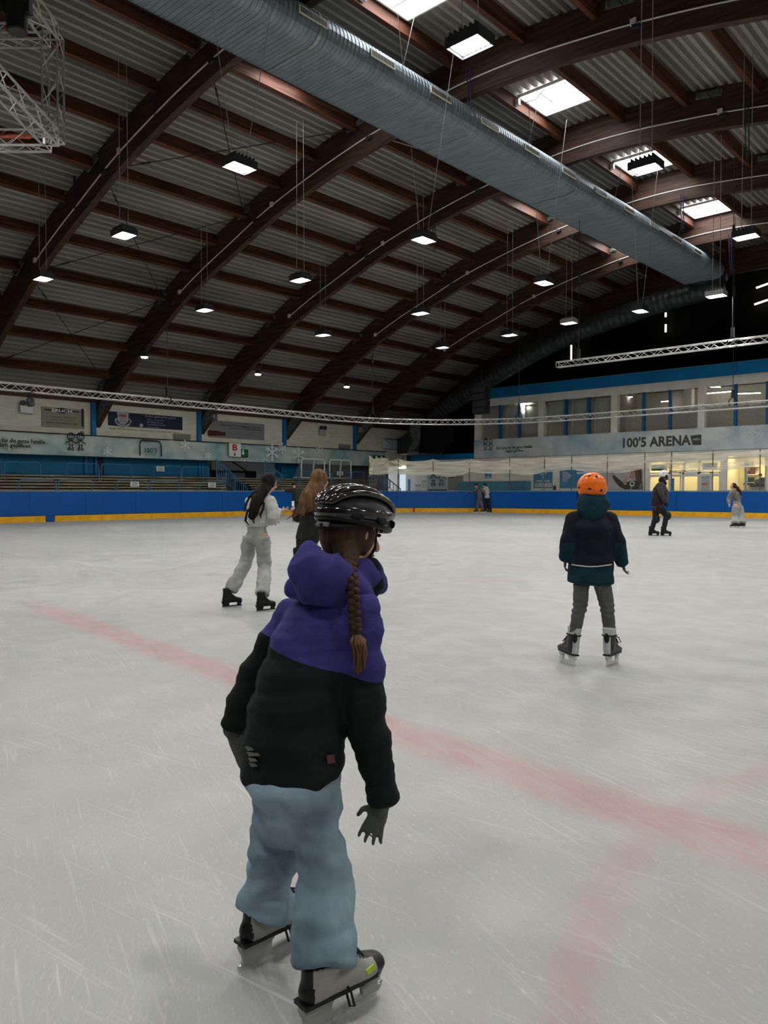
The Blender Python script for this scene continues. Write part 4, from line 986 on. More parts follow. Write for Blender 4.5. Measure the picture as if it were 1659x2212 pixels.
for px, nm in ((1121, 'x'),):
    for dx, dz, rr in ((9, 875, .17), (20, 875, .14), (11, 887, .10)):
        p = onY(px + dx, dz, EY + .28); r = tag(empty('gallery_lamp', p), 'round bright lamp glowing behind the third gallery window, %s' % {9: 'upper left', 20: 'upper right', 11: 'lower'}[dx], 'lamp'); build('globe', MB().ell(p, (rr, 0, 0), (0, .05, 0), (0, 0, rr * (1 if dx != 11 else .5)), 14, 8), STRIP, r)
# end banner
eb = tag(empty('banner', (-20, EY - .06, 3.25)), 'flat pale blue banner with the arena name across the stand building', 'banner')
EBZ0, EBZ1 = 3.27, 4.42
build('sheet', MB().box((x0, EY - .06, EBZ0), (xr, EY - .005, EBZ1)), BANNER, eb)
YT = EY - .065
ty("100'5 ARENA", 1417, 953.5, 20, YT, eb, m=GREYINK, wpx=147, bold=.035)
g = MB().slab([onY(x, y, YT) for x, y in ((1491, 941), (1515, 938.5), (1515, 961), (1496, 961.5))], (0, -.006, 0)); bd = build('badge', g, GREYINK, eb)
text('lettering', "100'5", onY(1504.5, 949, YT - .01), XA, ZA, .10, WHITEI, eb, width=.32, bold=.02)
ty('Der Spass für die ganze Familie.', 1110, 967, 5.5, YT, eb, wpx=78, bold=.02); ty('Täglich geöffnet.', 1111, 974.5, 5, YT, eb, wpx=40, bold=.02)
kids_draw('drawing', onY(1054, 968, YT), XA, .55, eb, V((0, 1, 0)), flip=True)
for px, py, R in ((1038, 968, .28), (1303, 946, .3), (1557, 948, .42), (1575, 928, .3), (1512, 970, .3), (1625, 930, .6), (1430, 938, .22)):
    g = MB(); p = onY(px, py, YT); flake(g, p, XA, YA, R)
    for v in g.v: v.y = YT + (v.y - YT) * .12; v.z = min(max(v.z, EBZ0), EBZ1)
    build('snowflake', g, FLAKE, eb)
# signs and posters on the lower wall
PY = EY - .02
o, a, b, zb = panelY('wifi_poster', 'large blue poster with a white wireless symbol and FREE WiFi', 1153, 1193, 1010, 1054, PY - .03, POSTB)
def wifi(par, px, py, sx, Y, m):
    c = onY(px, py, Y - .01); k = abs(onY(px + sx, py, Y).x - c.x)
    for R, w_ in ((1, .085), (.68, .085), (.38, .08)):
        g = MB().tube([c + V((math.cos(q) * R * k, 0, math.sin(q) * R * k)) for q in [math.pi * (.24 + .52 * i / 10) for i in range(11)]], w_ * k, 5); build('symbol_arc', g, m, par)
    build('symbol_dot', MB().ell(c, (k * .09, 0, 0), (0, .01, 0), (0, 0, k * .12), 8, 6), m, par)
wifi(o, 1173, 1031, 15, PY - .03, WHITEI)
ty('FREE WiFi', 1173, 1039.5, 5, PY - .035, o, m=WHITEI, wpx=30, bold=.02)
p, q = onY(1155, 1044, PY - .04), onY(1191, 1052, PY - .04); s_ = build('caption_strip', MB().box((p.x, p.y, q.z), (q.x, p.y + .01, p.z)), WHITEI, o)
g = MB()
for i, (u0, u1) in enumerate(((.04, .3), (.36, .6), (.68, .96))):
    for z in (.3, .65): g.box((p.x + (q.x - p.x) * u0, p.y - .004, q.z + (p.z - q.z) * z), (p.x + (q.x - p.x) * u1, p.y, q.z + (p.z - q.z) * (z + .12)))
build('print_line', g, GREYINK, s_)
o, a, b, zb = panelY('wifi_sign', 'small blue wireless sign above the lockers', 1047, 1061, 1017, 1034, PY - .03, POSTB); wifi(o, 1054, 1026, 5, PY - .03, DIMW)
ty('FREE WiFi', 1054, 1028.5, 1.8, PY - .035, o, m=WHITEI, wpx=10); p, q = onY(1048, 1030.5, PY - .04), onY(1060, 1033, PY - .04); build('caption_strip', MB().box((p.x, p.y, q.z), (q.x, p.y + .01, p.z)), WHITEI, o)
o, a, b, zb = panelY('information_board', 'wide blue information poster behind the orange helmet', 1209, 1277, 1011, 1054, PY - .03, POSTB)
g = MB()
for i in range(9): p = onY(1215, 1020 + 2.4 * i, PY - .035); q = onY(1215 + (10, 14, 16, 19, 19, 15, 15, 9, 12)[i], 1020 + 2.4 * i, PY - .035); g.box((p.x, p.y, p.z - .012), (q.x, p.y + .004, p.z + .012))
build('print_line', g, WHITEI, o)
for y in (1016, 1022): p, q = onY(1246, y - 2, PY - .04), onY(1268, y + 1.5, PY - .04); build('caption_strip', MB().box((p.x, p.y, q.z), (q.x, p.y + .01, p.z)), WHITEI, o)
r = tag(empty('wall_box', onY(1199, 1053, PY)), 'small dark socket box with a cable between the two blue posters', 'socket'); p = onY(1199, 1053, PY); build('box', MB().box((p.x - .08, PY - .1, p.z - .14), (p.x + .08, PY, p.z + .10)), DARK, r, bev=.01); build('cable', MB().tube([p + V((0, 0, .1)), p + V((-.03, 0, .25)), p + V((.05, 0, .3))], .012, 4), DARK, r)
# photo poster: a woman in a black jacket holding up a phone (flat print)
o, a, b, zb = panelY('photo_poster', 'wide poster of a woman in black holding up a phone', 1283, 1389, 1009, 1057.5, PY - .03, POSTG)
def flat(name, pts, m, par, lay=1, Y=PY - .03): build(name, MB().slab([onY(x, y, Y - .004 * lay) for x, y in pts], (0, .003, 0)), m, par)
SK2 = mat('printed_skin', (.50, .29, .22), .6); HR2 = mat('printed_hair', (.085, .045, .032), .6); BK2 = mat('printed_black', (.012, .012, .014), .6); DK2 = mat('printed_hair_dark', (.03, .018, .014), .6)
flat('printed_jacket', [(1322, 1029), (1327, 1026.5), (1338, 1036), (1349, 1044), (1354, 1041), (1366, 1038), (1378, 1038), (1388, 1042), (1388, 1057), (1350, 1057), (1338, 1051.5), (1331, 1044)], BK2, o)
flat('printed_hand', [(1320, 1023), (1323, 1018), (1325, 1021), (1327, 1026.5), (1322, 1029)], SK2, o, 2)
flat('printed_phone', [(1322.5, 1012), (1325, 1010), (1324, 1021), (1321.5, 1022)], BK2, o, 3)
flat('printed_hand', [(1345, 1041), (1346, 1037), (1351, 1037.5), (1351.5, 1026.5), (1353.5, 1026.5), (1354, 1046), (1350, 1048), (1347, 1046)], SK2, o, 2)
flat('printed_face', [(1362, 1016), (1369, 1013), (1374, 1018), (1374, 1034), (1366, 1036), (1361, 1033.5), (1361.5, 1031), (1359, 1029), (1361, 1025), (1362, 1021)], SK2, o, 2)
flat('printed_hair', [(1364, 1012), (1385, 1012), (1387, 1024), (1386, 1040), (1378, 1040), (1373, 1036), (1372, 1024), (1369, 1016)], HR2, o, 3)
flat('printed_hair', [(1376, 1012), (1385, 1012), (1387, 1024), (1386, 1044), (1380, 1041), (1381, 1026)], DK2, o, 4)
flat('printed_mouth', [(1360, 1029.5), (1363, 1029), (1363, 1031), (1361, 1031.5)], REDI, o, 4)
flat('printed_brow', [(1363, 1020), (1368, 1019), (1368, 1020), (1363, 1021)], DK2, o, 4)
p = onY(1365.5, 1045, PY - .05); build('printed_headphone', MB().tube([p + V((.12 * math.cos(q), 0, .12 * math.sin(q))) for q in (2 * math.pi * i / 12 for i in range(12))], .035, 4, closed=True), WHITEI, o)
flat('printed_strap', [(1361, 1057), (1364, 1047), (1366, 1049), (1364, 1057)], DIMW, o, 3); flat('printed_strap', [(1380, 1055), (1383, 1042), (1388, 1044), (1385, 1057)], GREYP, o, 3)
flat('printed_badge', [(1337, 1011), (1345, 1011), (1345, 1016), (1337, 1016)], POSTB, o, 2)
# left posters
o, a, b, zb = panelY('children_poster', 'pale poster with a line drawing of two children', 923.5, 965, 1016.5, 1058, PY - .03, POSTL)
kids_draw('drawing', onY(944.5, 1041, PY - .035), XA, .95, o, V((0, 1, 0)))
p, q = onY(923.5, 1057, PY - .045), onY(965, 1060, PY - .045); s_ = build('caption_strip', MB().box((p.x, p.y, q.z), (q.x, p.y + .02, p.z)), NAVY, o)
o, a, b, zb = panelY('grey_board', 'plain olive grey board right of the children poster', 967.5, 1000, 1028, 1059, PY - .02, mat('olive_grey_board', (.27, .27, .21), .7)); p = onY(975, 1030, PY - .03); build('print_line', MB().box((p.x - .2, p.y, p.z - .06), (p.x + .2, p.y + .01, p.z + .02)), GREYINK, o)
for px0, px1, y0_, lab in ((895.5, 909, 1046, 'low paper timetable on the wall left of the children poster'), (911, 921.5, 1037.5, 'tall paper notice next to the children poster')):
    o, a, b, zb = panelY('paper_notice', lab, px0, px1, y0_, 1059, PY - .01, WHITEW, 'notice', d=.012)
    g = MB(); n_ = 5
    for i in range(n_): z = a.z - .05 - i * .11; g.box((a.x + .04, a.y - .004, z - (.05 if i == 0 else .02)), (b.x - .04, a.y, z))
    build('print_line', g, GREYINK, o)
# lockers
xl0, xl1 = X_(1001, 1040), X_(1148, 1040); zt = onY(1070, 1040, EY - .6).z
lk = tag(empty('locker_bank', ((xl0 + xl1) / 2, EY - .6, 0)), 'long low bank of teal lockers against the end wall', 'lockers')
build('carcass', MB().box((xl0, EY - .55, -.06), (xl1, EY - .04, zt)), LOCK, lk); n = 12
for i in range(n):
    a_ = xl0 + (xl1 - xl0) * i / n; b_ = xl0 + (xl1 - xl0) * (i + 1) / n
    d = build('locker_door', MB().box((a_ + .012, EY - .575, .05), (b_ - .012, EY - .55, zt - .03)), LOCK, lk)
    build('lock', MB().tube([V((b_ - .1, EY - .575, zt - .28)), V((b_ - .1, EY - .60, zt - .28))], .035, 8), STEELB, d)
build('top_edge', MB().box((xl0 - .01, EY - .58, zt), (xl1 + .01, EY - .04, zt + .025)), DIMW, lk)
# A sign, exit sign, green escape sign
o, a, b, zb = panelY('block_sign', 'white block sign with a red letter A above the lit lamp', 861.5, 878, 983, 1012, EY - .3, SIGNW); ty('A', 869.5, 988, 8, EY - .305, o, m=REDI, wpx=7, bold=.03); arrow(o, None, 869.5, 997, 1004, 4, INK, Y=EY - .306)
r = tag(empty('lit_sign', onY(869, 1010, EY - .35)), 'glowing yellow lamp at the foot of the block A sign', 'lamp'); p = onY(869, 1010, EY - .33); build('lamp_body', MB().box((p.x - .3, EY - .4, p.z - .08), (p.x + .3, EY - .32, p.z + .09)), EXITL, r)
p = onY(820, 1008, EY - .1); r = tag(empty('lit_exit_sign', p), 'lit yellow exit sign on the wall behind the bunched net', 'sign'); build('sign_body', MB().box((p.x - .24, EY - .10, p.z - .10), (p.x + .24, EY, p.z + .10)), EXITL, r)
p0, p1 = onX(806.5, 983, BNX + .12), onX(832, 993, BNX + .12); o = tag(empty('exit_sign', p0), 'green escape sign at the end of the crumpled banner', 'sign'); build('panel', MB().box((p0.x - .02, p0.y, p1.z), (p0.x, p1.y, p0.z)), SIGNG, o); arrow(o, BNX + .125, 824, 985, 992, 6, WHITEI)
build('pictogram', MB().slab([onX(x, y, BNX + .122) for x, y in ((811, 985), (814, 985), (815, 988), (818, 989), (814, 992), (811, 992))], (.006, 0, 0)), WHITEI, o)
# ---- glazed entrance and kiosk window
def frame_pane(r, px0, px1, y0, y1, m, fw=.05, depth=.05, Y=EY + .02, glass=None):
    a, b = onY(px0, y0, Y), onY(px1, y1, Y); z1, z0 = a.z, b.z; g = MB()
    for p, q in (((a.x, z0), (a.x + fw, z1)), ((b.x - fw, z0), (b.x, z1)), ((a.x, z1 - fw), (b.x, z1)), ((a.x, z0), (b.x, z0 + fw))): g.box((p[0], Y, p[1]), (q[0], Y + depth, q[1]))
    f = build('frame', g, m, r); build('pane', MB().box((a.x + fw, Y + .02, z0 + fw), (b.x - fw, Y + .03, z1 - fw)), glass or GLASST, f); return f
ent = tag(empty('door_3', (X_(1480), EY, 0)), kind='structure')
for px0, px1, y0_, y1_ in ((1402, 1428, 1021, 1068), (1428, 1446, 1021, 1068), (1446, 1471, 1020, 1068), (1473, 1511, 1020, 1075), (1512, 1535, 1019, 1068), (1535, 1556, 1019, 1068), (1446, 1478, 1001, 1019), (1478, 1512, 997, 1019)):
    frame_pane(ent, px0, px1, y0_, y1_, FRAMEW, .07 if px0 != 1473 else .12)
g = MB().box((X_(1402), EY - .01, 1.95), (X_(1556), EY + .2, 2.08)); build('transom', g, FRAMEW, ent)
for px0, px1, ya_, yb_, lab in ((1406, 1440, 1004, 1017, 'small green framed sign above the left of the entrance'), (1516, 1549, 1000, 1015, 'small green framed sign above the right of the entrance')):
    o, a, b, zb = panelY('green_framed_sign', lab, px0, px1, ya_, yb_, EY - .06, FRAMEB, d=.06)
    a2, b2 = onY(px0 + 3 if px0 < 1450 else px0 + 2, ya_ + 1, EY - .07), onY(px1 - (6 if px0 < 1450 else 9), yb_ - .5, EY - .07); build('picture', MB().box((a2.x, a2.y, b2.z), (b2.x, a2.y + .01, a2.z)), SIGNG, o)
    c = (a2 + b2) / 2; build('script', MB().tube([c + V((-.3 + .06 * i, -.01, .05 * math.sin(i * 1.9) + .03)) for i in range(11)], .012, 4), WHITEI, o)
o, a, b, zb = panelY('door_poster', 'pale poster with orange strip in the glass right of the door', 1514.5, 1533, 1023, 1060, EY + .045, mat('poster_paper', (.55, .60, .62), .5)); 
a2, b2 = onY(1516, 1043, EY + .04), onY(1528, 1048, EY + .04); build('picture', MB().box((a2.x, a2.y, b2.z), (b2.x, a2.y + .004, a2.z)), mat('orange_print', (.6, .22, .08), .5), o)
o, a, b, zb = panelY('blue_door_poster', 'blue poster seen through the entrance glass', 1447.5, 1456, 1033, 1062, EY + .06, POSTB)
kw = tag(empty('window_13', (X_(1610), EY, 1.1)), kind='structure')
frame_pane(kw, 1568, 1611, 988, 1062, FRAMEB, .07); frame_pane(kw, 1611, 1655, 986, 1062, FRAMEB, .07); build('sill', MB().box((X_(1564), EY - .12, 1.10), (X_(1656), EY + .02, 1.16)), NAVY, kw)
# lit rooms behind
CREAM = mat('cream_room_wall', (.72, .62, .34), .8)
g = MB().box((X_(1396), EY + 2.6, -.07), (xr, EY + 2.7, 3.2)); S('wall_end', g, CREAM)
S('wall_end', MB().box((X_(1396), EY + .25, -.07), (X_(1398), EY + 2.6, 3.2)), CREAM)
S('wall_end', MB().box((X_(1558), EY + .25, -.07), (X_(1561), EY + 2.6, 3.2)), CREAM)
for i, (px, lab) in enumerate(((1435, 'ceiling lamp in the entrance behind the left glass panes'), (1500, 'ceiling lamp in the entrance behind the door'), (1590, 'ceiling lamp in the kiosk behind the left pane'), (1640, 'ceiling lamp in the kiosk behind the right pane'))):
    x = X_(px) + .2; r = tag(empty('ceiling_lamp', (x, EY + 1.3, 3.1)), lab, 'lamp'); build('diffuser', MB().box((x - .5, EY + 1.0, 3.08), (x + .5, EY + 1.6, 3.12)), WARM, r); build('frame', MB().box((x - .55, EY + .95, 3.12), (x + .55, EY + 1.65, 3.2)), FRAMEW, r)
r = tag(empty('kiosk_counter', (X_(1625), EY + .9, 0)), 'kiosk counter with grey front behind the right window', 'counter'); build('front', MB().box((X_(1612), EY + .7, 0), (X_(1660), EY + .8, 1.42)), GREYP, r); build('worktop', MB().box((X_(1611), EY + .6, 1.42), (X_(1660), EY + 1.3, 1.5)), BLACKM, r)
for px, lab in ((1618, 'dark till on the kiosk counter'), (1645, 'dark printer on the kiosk counter')):
    p = onY(px, 1044, EY + .95); p.z = 1.5; r = tag(empty('till', p), lab, 'till'); build('body', MB().box(p + V((-.22, -.15, 0)), p + V((.22, .15, .12))), BLACKM, r, bev=.02); build('screen', MB().obox(p + V((.1, 0, .26)), (.15, 0, 0), (0, .01, .0), (0, 0, .12)), DARK, r)
r = tag(empty('kiosk_shelf', (X_(1590), EY + 2.4, 0)), 'shelf with bottles and cartons in the kiosk behind the left pane', 'shelf')
x0_, x1_ = X_(1575), X_(1606)
for i in range(4): build('shelf_board', MB().box((x0_, EY + 2.2, 1.2 + .42 * i), (x1_, EY + 2.55, 1.23 + .42 * i)), FRAMEB, r)
cols = [LOCK, SIGNG, MAROON, WHITEI, GREYP, YEL]
rnd = random.Random(4)
for i in range(4):
    x = x0_ + .05
    while x < x1_ - .2:
        w_ = rnd.uniform(.1, .22); h_ = rnd.uniform(.14, .32); z = 1.23 + .42 * i; c = tag(build('carton', MB().box((x, EY + 2.25, z), (x + w_, EY + 2.45, z + h_)), rnd.choice(cols), org=(x, EY + 2.3, z)), 'small carton or bottle on the shelves behind the left kiosk pane', 'carton', 'goods on the kiosk shelves'); x += w_ + rnd.uniform(.02, .12)
o, a, b, zb = panelY('menu_board', 'green lit looking menu board high in the kiosk', 1573, 1590, 1005, 1018, EY + 2.15, SIGNG)
# ---- small bright spots in the dark gable
for (px, py, h_, lab) in ((1234, 763, .5, 'thin glowing tube lamp low in the dark gable'), (1438, 680, .12, 'tiny upper lamp glint in the dark gable'), (1438, 709, .22, 'small upright lamp glint in the dark gable below the first')):
    p = onY(px, py, YE - .3); r = tag(empty('gable_bright_spot', p), lab, 'lamp'); build('tube', MB().tube([p + V((0, 0, -h_)), p + V((0, 0, h_))], .05, 6), EXITL, r)
for (px, py, lab) in ((1649, 616, 'upper small reflection as a glowing bar at the right edge in the dark gable'), (1645, 652, 'lower small reflection as a glowing bar at the right edge in the dark gable')):
    p = onY(px, py, YE - .3); r = tag(empty('gable_bright_spot', p), lab, 'lamp'); build('tube', MB().tube([p + V((-.35, 0, -.08)), p + V((.3, 0, .05))], .05, 6), EXITL, r)  # emissive bars imitate little reflections at the right edge
# ================================================================ PEOPLE
def gz(px, py): return onZ(px, py, 0).dot(FH) * math.cos(PIT) + (0 - EYE) * -math.sin(PIT)
def remesh(mb, voxel, smooth=4, disp=None, dec=None):
    o = bpy.data.objects.new('t', mb.mesh()); COL.objects.link(o)
    m = o.modifiers.new('r', 'REMESH'); m.mode = 'VOXEL'; m.voxel_size = voxel
    if smooth: s = o.modifiers.new('s', 'SMOOTH'); s.iterations = smooth; s.factor = .6
    me = evalmesh(o); bpy.data.objects.remove(o)
    if disp:
        ns = [v.normal.copy() for v in me.vertices]
        for v, n in zip(me.vertices, ns): v.co += n * disp(v.co)
    me.polygons.foreach_set('use_smooth', [True] * len(me.polygons)); me.update(); return me
def blob(name, mb, voxel, m, parent, smooth=4, disp=None, cut=None, mats=None, hard=None):
    """union of overlapping shapes as one continuous surface; cut = (point, normal, material) recolours one side of a seam; hard = trim planes"""
    me = remesh(mb, voxel, smooth, disp); me.materials.clear()
    for m_ in (m if isinstance(m, (list, tuple)) else [m]): me.materials.append(m_)
    if cut or hard:
        bm = bmesh.new(); bm.from_mesh(me)
        for co_, no in (hard or []):
            bmesh.ops.bisect_plane(bm, geom=bm.verts[:] + bm.edges[:] + bm.faces[:], plane_co=co_, plane_no=no, clear_outer=True)
        for co_, no, idx in (cut or []):
            bmesh.ops.bisect_plane(bm, geom=bm.verts[:] + bm.edges[:] + bm.faces[:], plane_co=co_, plane_no=no)
            for f in bm.faces:
                if (f.calc_center_median() - co_).dot(no) > 0: f.material_index = idx
        bm.to_mesh(me); bm.free()
    off_ = WL(parent)
    for v in me.vertices: v.co -= off_
    o = bpy.data.objects.new(name, me); COL.objects.link(o); o.parent = parent; return o
def folds(amp, f=14, st=(1, 1, 1), seed=0):
    s = V(st)
    return lambda p: amp * (noise.noise(V((p.x * s.x * f, p.y * s.y * f, p.z * s.z * f + seed))) + .5 * noise.noise(V((p.x * s.x * f * 2.3, p.y * s.y * f * 2.3, p.z * s.z * f * 2.3 + seed + 7))))
def hand(mb, w_, d, nr, thumb, S, curl=.5, k=1.):
    """palm and five bent fingers: w_ wrist, d direction, nr palm normal (curl side), thumb side vector"""
    d = V(d).normalized(); th = V(thumb); th = (th - d * th.dot(d)).normalized(); nr = d.cross(th); nr = nr if nr.dot(V(nr)) > 0 else -nr
    S = S * k; c = V(w_) + d * .045 * S
    mb.loft([V(w_), c, V(w_) + d * .085 * S], [(.026 * S, .018 * S), (.036 * S, .016 * S), (.038 * S, .013 * S)], th, 10)
    for i, (o_, L_) in enumerate(((.030, .066), (.011, .076), (-.009, .070), (-.028, .054))):
        p = V(w_) + d * .088 * S + th * o_ * S; a = curl * .5; q = [p]; d_s = (d + th * o_ * 6).normalized(); dd = d_s
        for L2 in (.42, .32, .26):
            dd = (d_s * math.cos(a) + nr * math.sin(a)).normalized(); q.append(q[-1] + dd * L_ * L2 * S * 1.25); a += curl * .8
        mb.loft(q, [.0088 * S, .0084 * S, .0078 * S, .0066 * S], th, 8)
    p = V(w_) + d * .03 * S + th * .026 * S; q = p + (d * .6 + th * .75) .normalized() * .038 * S; e = q + (d * .92 + th * .3 + nr * .3).normalized() * .034 * S
    mb.loft([p, q, e], [.0125 * S, .0105 * S, .0085 * S], nr, 8)
def head(mb, c, f, u, S, nose=True):
    f = V(f).normalized(); u = V(u).normalized(); s = f.cross(u)
    mb.ell(c + u * .02 * S - f * .012 * S, s * .073 * S, f * .092 * S, u * .098 * S)
    mb.ell(c - u * .045 * S + f * .022 * S, s * .055 * S, f * .062 * S, u * .07 * S)
    mb.ell(c - u * .092 * S + f * .058 * S, s * .022 * S, f * .02 * S, u * .02 * S, 8, 6)
    if nose: mb.loft([c + f * .082 * S + u * .012 * S, c + f * .1 * S - u * .02 * S, c + f * .106 * S - u * .034 * S], [.009 * S, .012 * S, .014 * S], s, 8)
    for k in (-1, 1): mb.ell(c + s * k * .076 * S - f * .01 * S - u * .01 * S, s * .008 * S, f * .017 * S, u * .028 * S, 8, 6)
    for k in (-1, 1): mb.ell(c + s * k * .032 * S + f * .068 * S + u * .018 * S, s * .02 * S, f * .014 * S, u * .009 * S, 8, 6)
def face_bits(par, c, f, u, S, brow):
    f = V(f).normalized(); u = V(u).normalized(); s = f.cross(u)
    for k in (-1, 1):
        build('eye', MB().ell(c + s * k * .031 * S + f * .084 * S + u * .006 * S, s * .012 * S, f * .005 * S, u * .006 * S, 8, 6), EYEM, par)
        build('eyebrow', MB().tube([c + s * k * .016 * S + f * .090 * S + u * .024 * S, c + s * k * .034 * S + f * .087 * S + u * .030 * S, c + s * k * .05 * S + f * .074 * S + u * .024 * S], .0035 * S, 5), brow, par)
    build('mouth', MB().loft([c - s * .022 * S + f * .082 * S - u * .062 * S, c + f * .091 * S - u * .062 * S, c + s * .022 * S + f * .082 * S - u * .062 * S], [.003 * S, .0065 * S, .003 * S], u, 6), LIPM, par)
def skate(par, heel, toe, tilt, S, boot, trim, near=False, low=False, hold=SIGNW, lace=None, collar=None, shaft=None):
    """heel, toe = ends of the blade on the ice; tilt = direction of the shin"""
    heel, toe = V(heel), V(toe); L_ = (toe - heel).length; f = (toe - heel) / L_; u = V(tilt); u = (u - f * u.dot(f)).normalized(); s = f.cross(u); sh = shaft or .25
    q = lambda x, z, y=0: heel + f * x * L_ + u * z * S + s * y * S
    g = MB()
    g.loft([q(.13, .105), q(.3, .108), q(.55, .106), q(.78, .100), q(.93, .096)], [(.034 * S, .036 * S), (.037 * S, .038 * S), (.043 * S, .036 * S), (.045 * S, .032 * S), (.036 * S, .024 * S)], s, 14)
    g.loft([q(.22, .11), q(.24, .15), q(.26, (.15 + sh) / 2), q(.26, sh)], [(.040 * S, .050 * S), (.040 * S, .054 * S), (.042 * S, .055 * S), (.048 * S, .060 * S)], s, 14, cap=.15)
    g.loft([q(.36, .18), q(.48, .15), q(.66, .122), q(.80, .11)], [(.034 * S, .03 * S), (.036 * S, .028 * S), (.036 * S, .02 * S), (.034 * S, .014 * S)], s, 12)
    r = blob('ice_skate', g, .0065 * S if near else .013 * S, [boot, trim, collar or boot], par, 4)
    if near:
        o_ = WL(r)
        for p_ in r.data.polygons:
            c = p_.center + o_ - heel; x, z, y = c.dot(f) / L_, c.dot(u) / S, c.dot(s) / S
            if z > sh + .004 or (low and x < .09): m_ = 1
            elif x > .84 or (abs(y) < .019 and x > .40 and z > .125) or z < .083: m_ = 1
            elif z > sh - .055 or (x < .10 and abs(y) < .026) or (z < .112 and low): m_ = 2
            else: m_ = 0
            p_.material_index = m_
    g = MB()
    pts = [(.03, .045), (.0, .068), (.02, .076), (.98, .076), (1.0, .066), (.96, .045), (.80, .045), (.72, .062), (.40, .062), (.33, .045)]
    g.slab([q(x, z, -.011) for x, z in pts], s * .022 * S); build('blade_holder', g, hold, r)
    g = MB()
    for a, b in ((.05, .36), (.76, .95)): g.slab([q(a, .018, -.006), q(b, .018, -.006), q(b + .01, .047, -.006), q(a - .02, .047, -.006)], s * .012 * S)
    g.slab([q(x, z, -.005) for x, z in ((.03, .012), (.97, .012), (1.0, .026), (.03, .026))], s * .010 * S); build('holder_post', g, hold, r)
    pts = [(-.02, .010), (.0, .0), (.94, .0), (1.02, .016), (1.03, .03), (.97, .018), (.0, .018), (-.02, .02)]
    g = MB().slab([q(x, z, -.002) for x, z in pts], s * .004 * S); build('blade', g, STEELB, r)
    build('sole', MB().slab([q(x, .076, y) for x, y in ((.0, -.026), (.5, -.036), (.85, -.038), (.99, -.018), (.99, .018), (.85, .038), (.5, .036), (.0, .026))], u * .010 * S), trim, r)
    if near:
        g = MB()
        for i, (x, z) in enumerate(((.44, .20), (.50, .186), (.57, .172), (.64, .158))):
            for k in (-1, 1): g.tube([q(x, z, .030 * k), q(x + .02, z + .008, 0), q(x + .05, z - .012, -.030 * k)], .003 * S, 5)
        zt_ = sh - .055
        if not low: g.tube([q(.26 + (.056 * S / L_) * math.cos(a), zt_, .0455 * math.sin(a)) for a in (2 * math.pi * i / 16 for i in range(16))], .0055 * S, 6, closed=True)
        c = q(.46, zt_ - .01, .02)
        for k in (-1, 1): g.tube([c, c + s * k * .03 * S - u * .008 * S, c + s * k * .045 * S - u * .04 * S, c + s * k * .028 * S - u * .05 * S, c + s * k * .008 * S - u * .01 * S], .0035 * S, 5)
        build('lace', g, lace or INK, r)
    return r
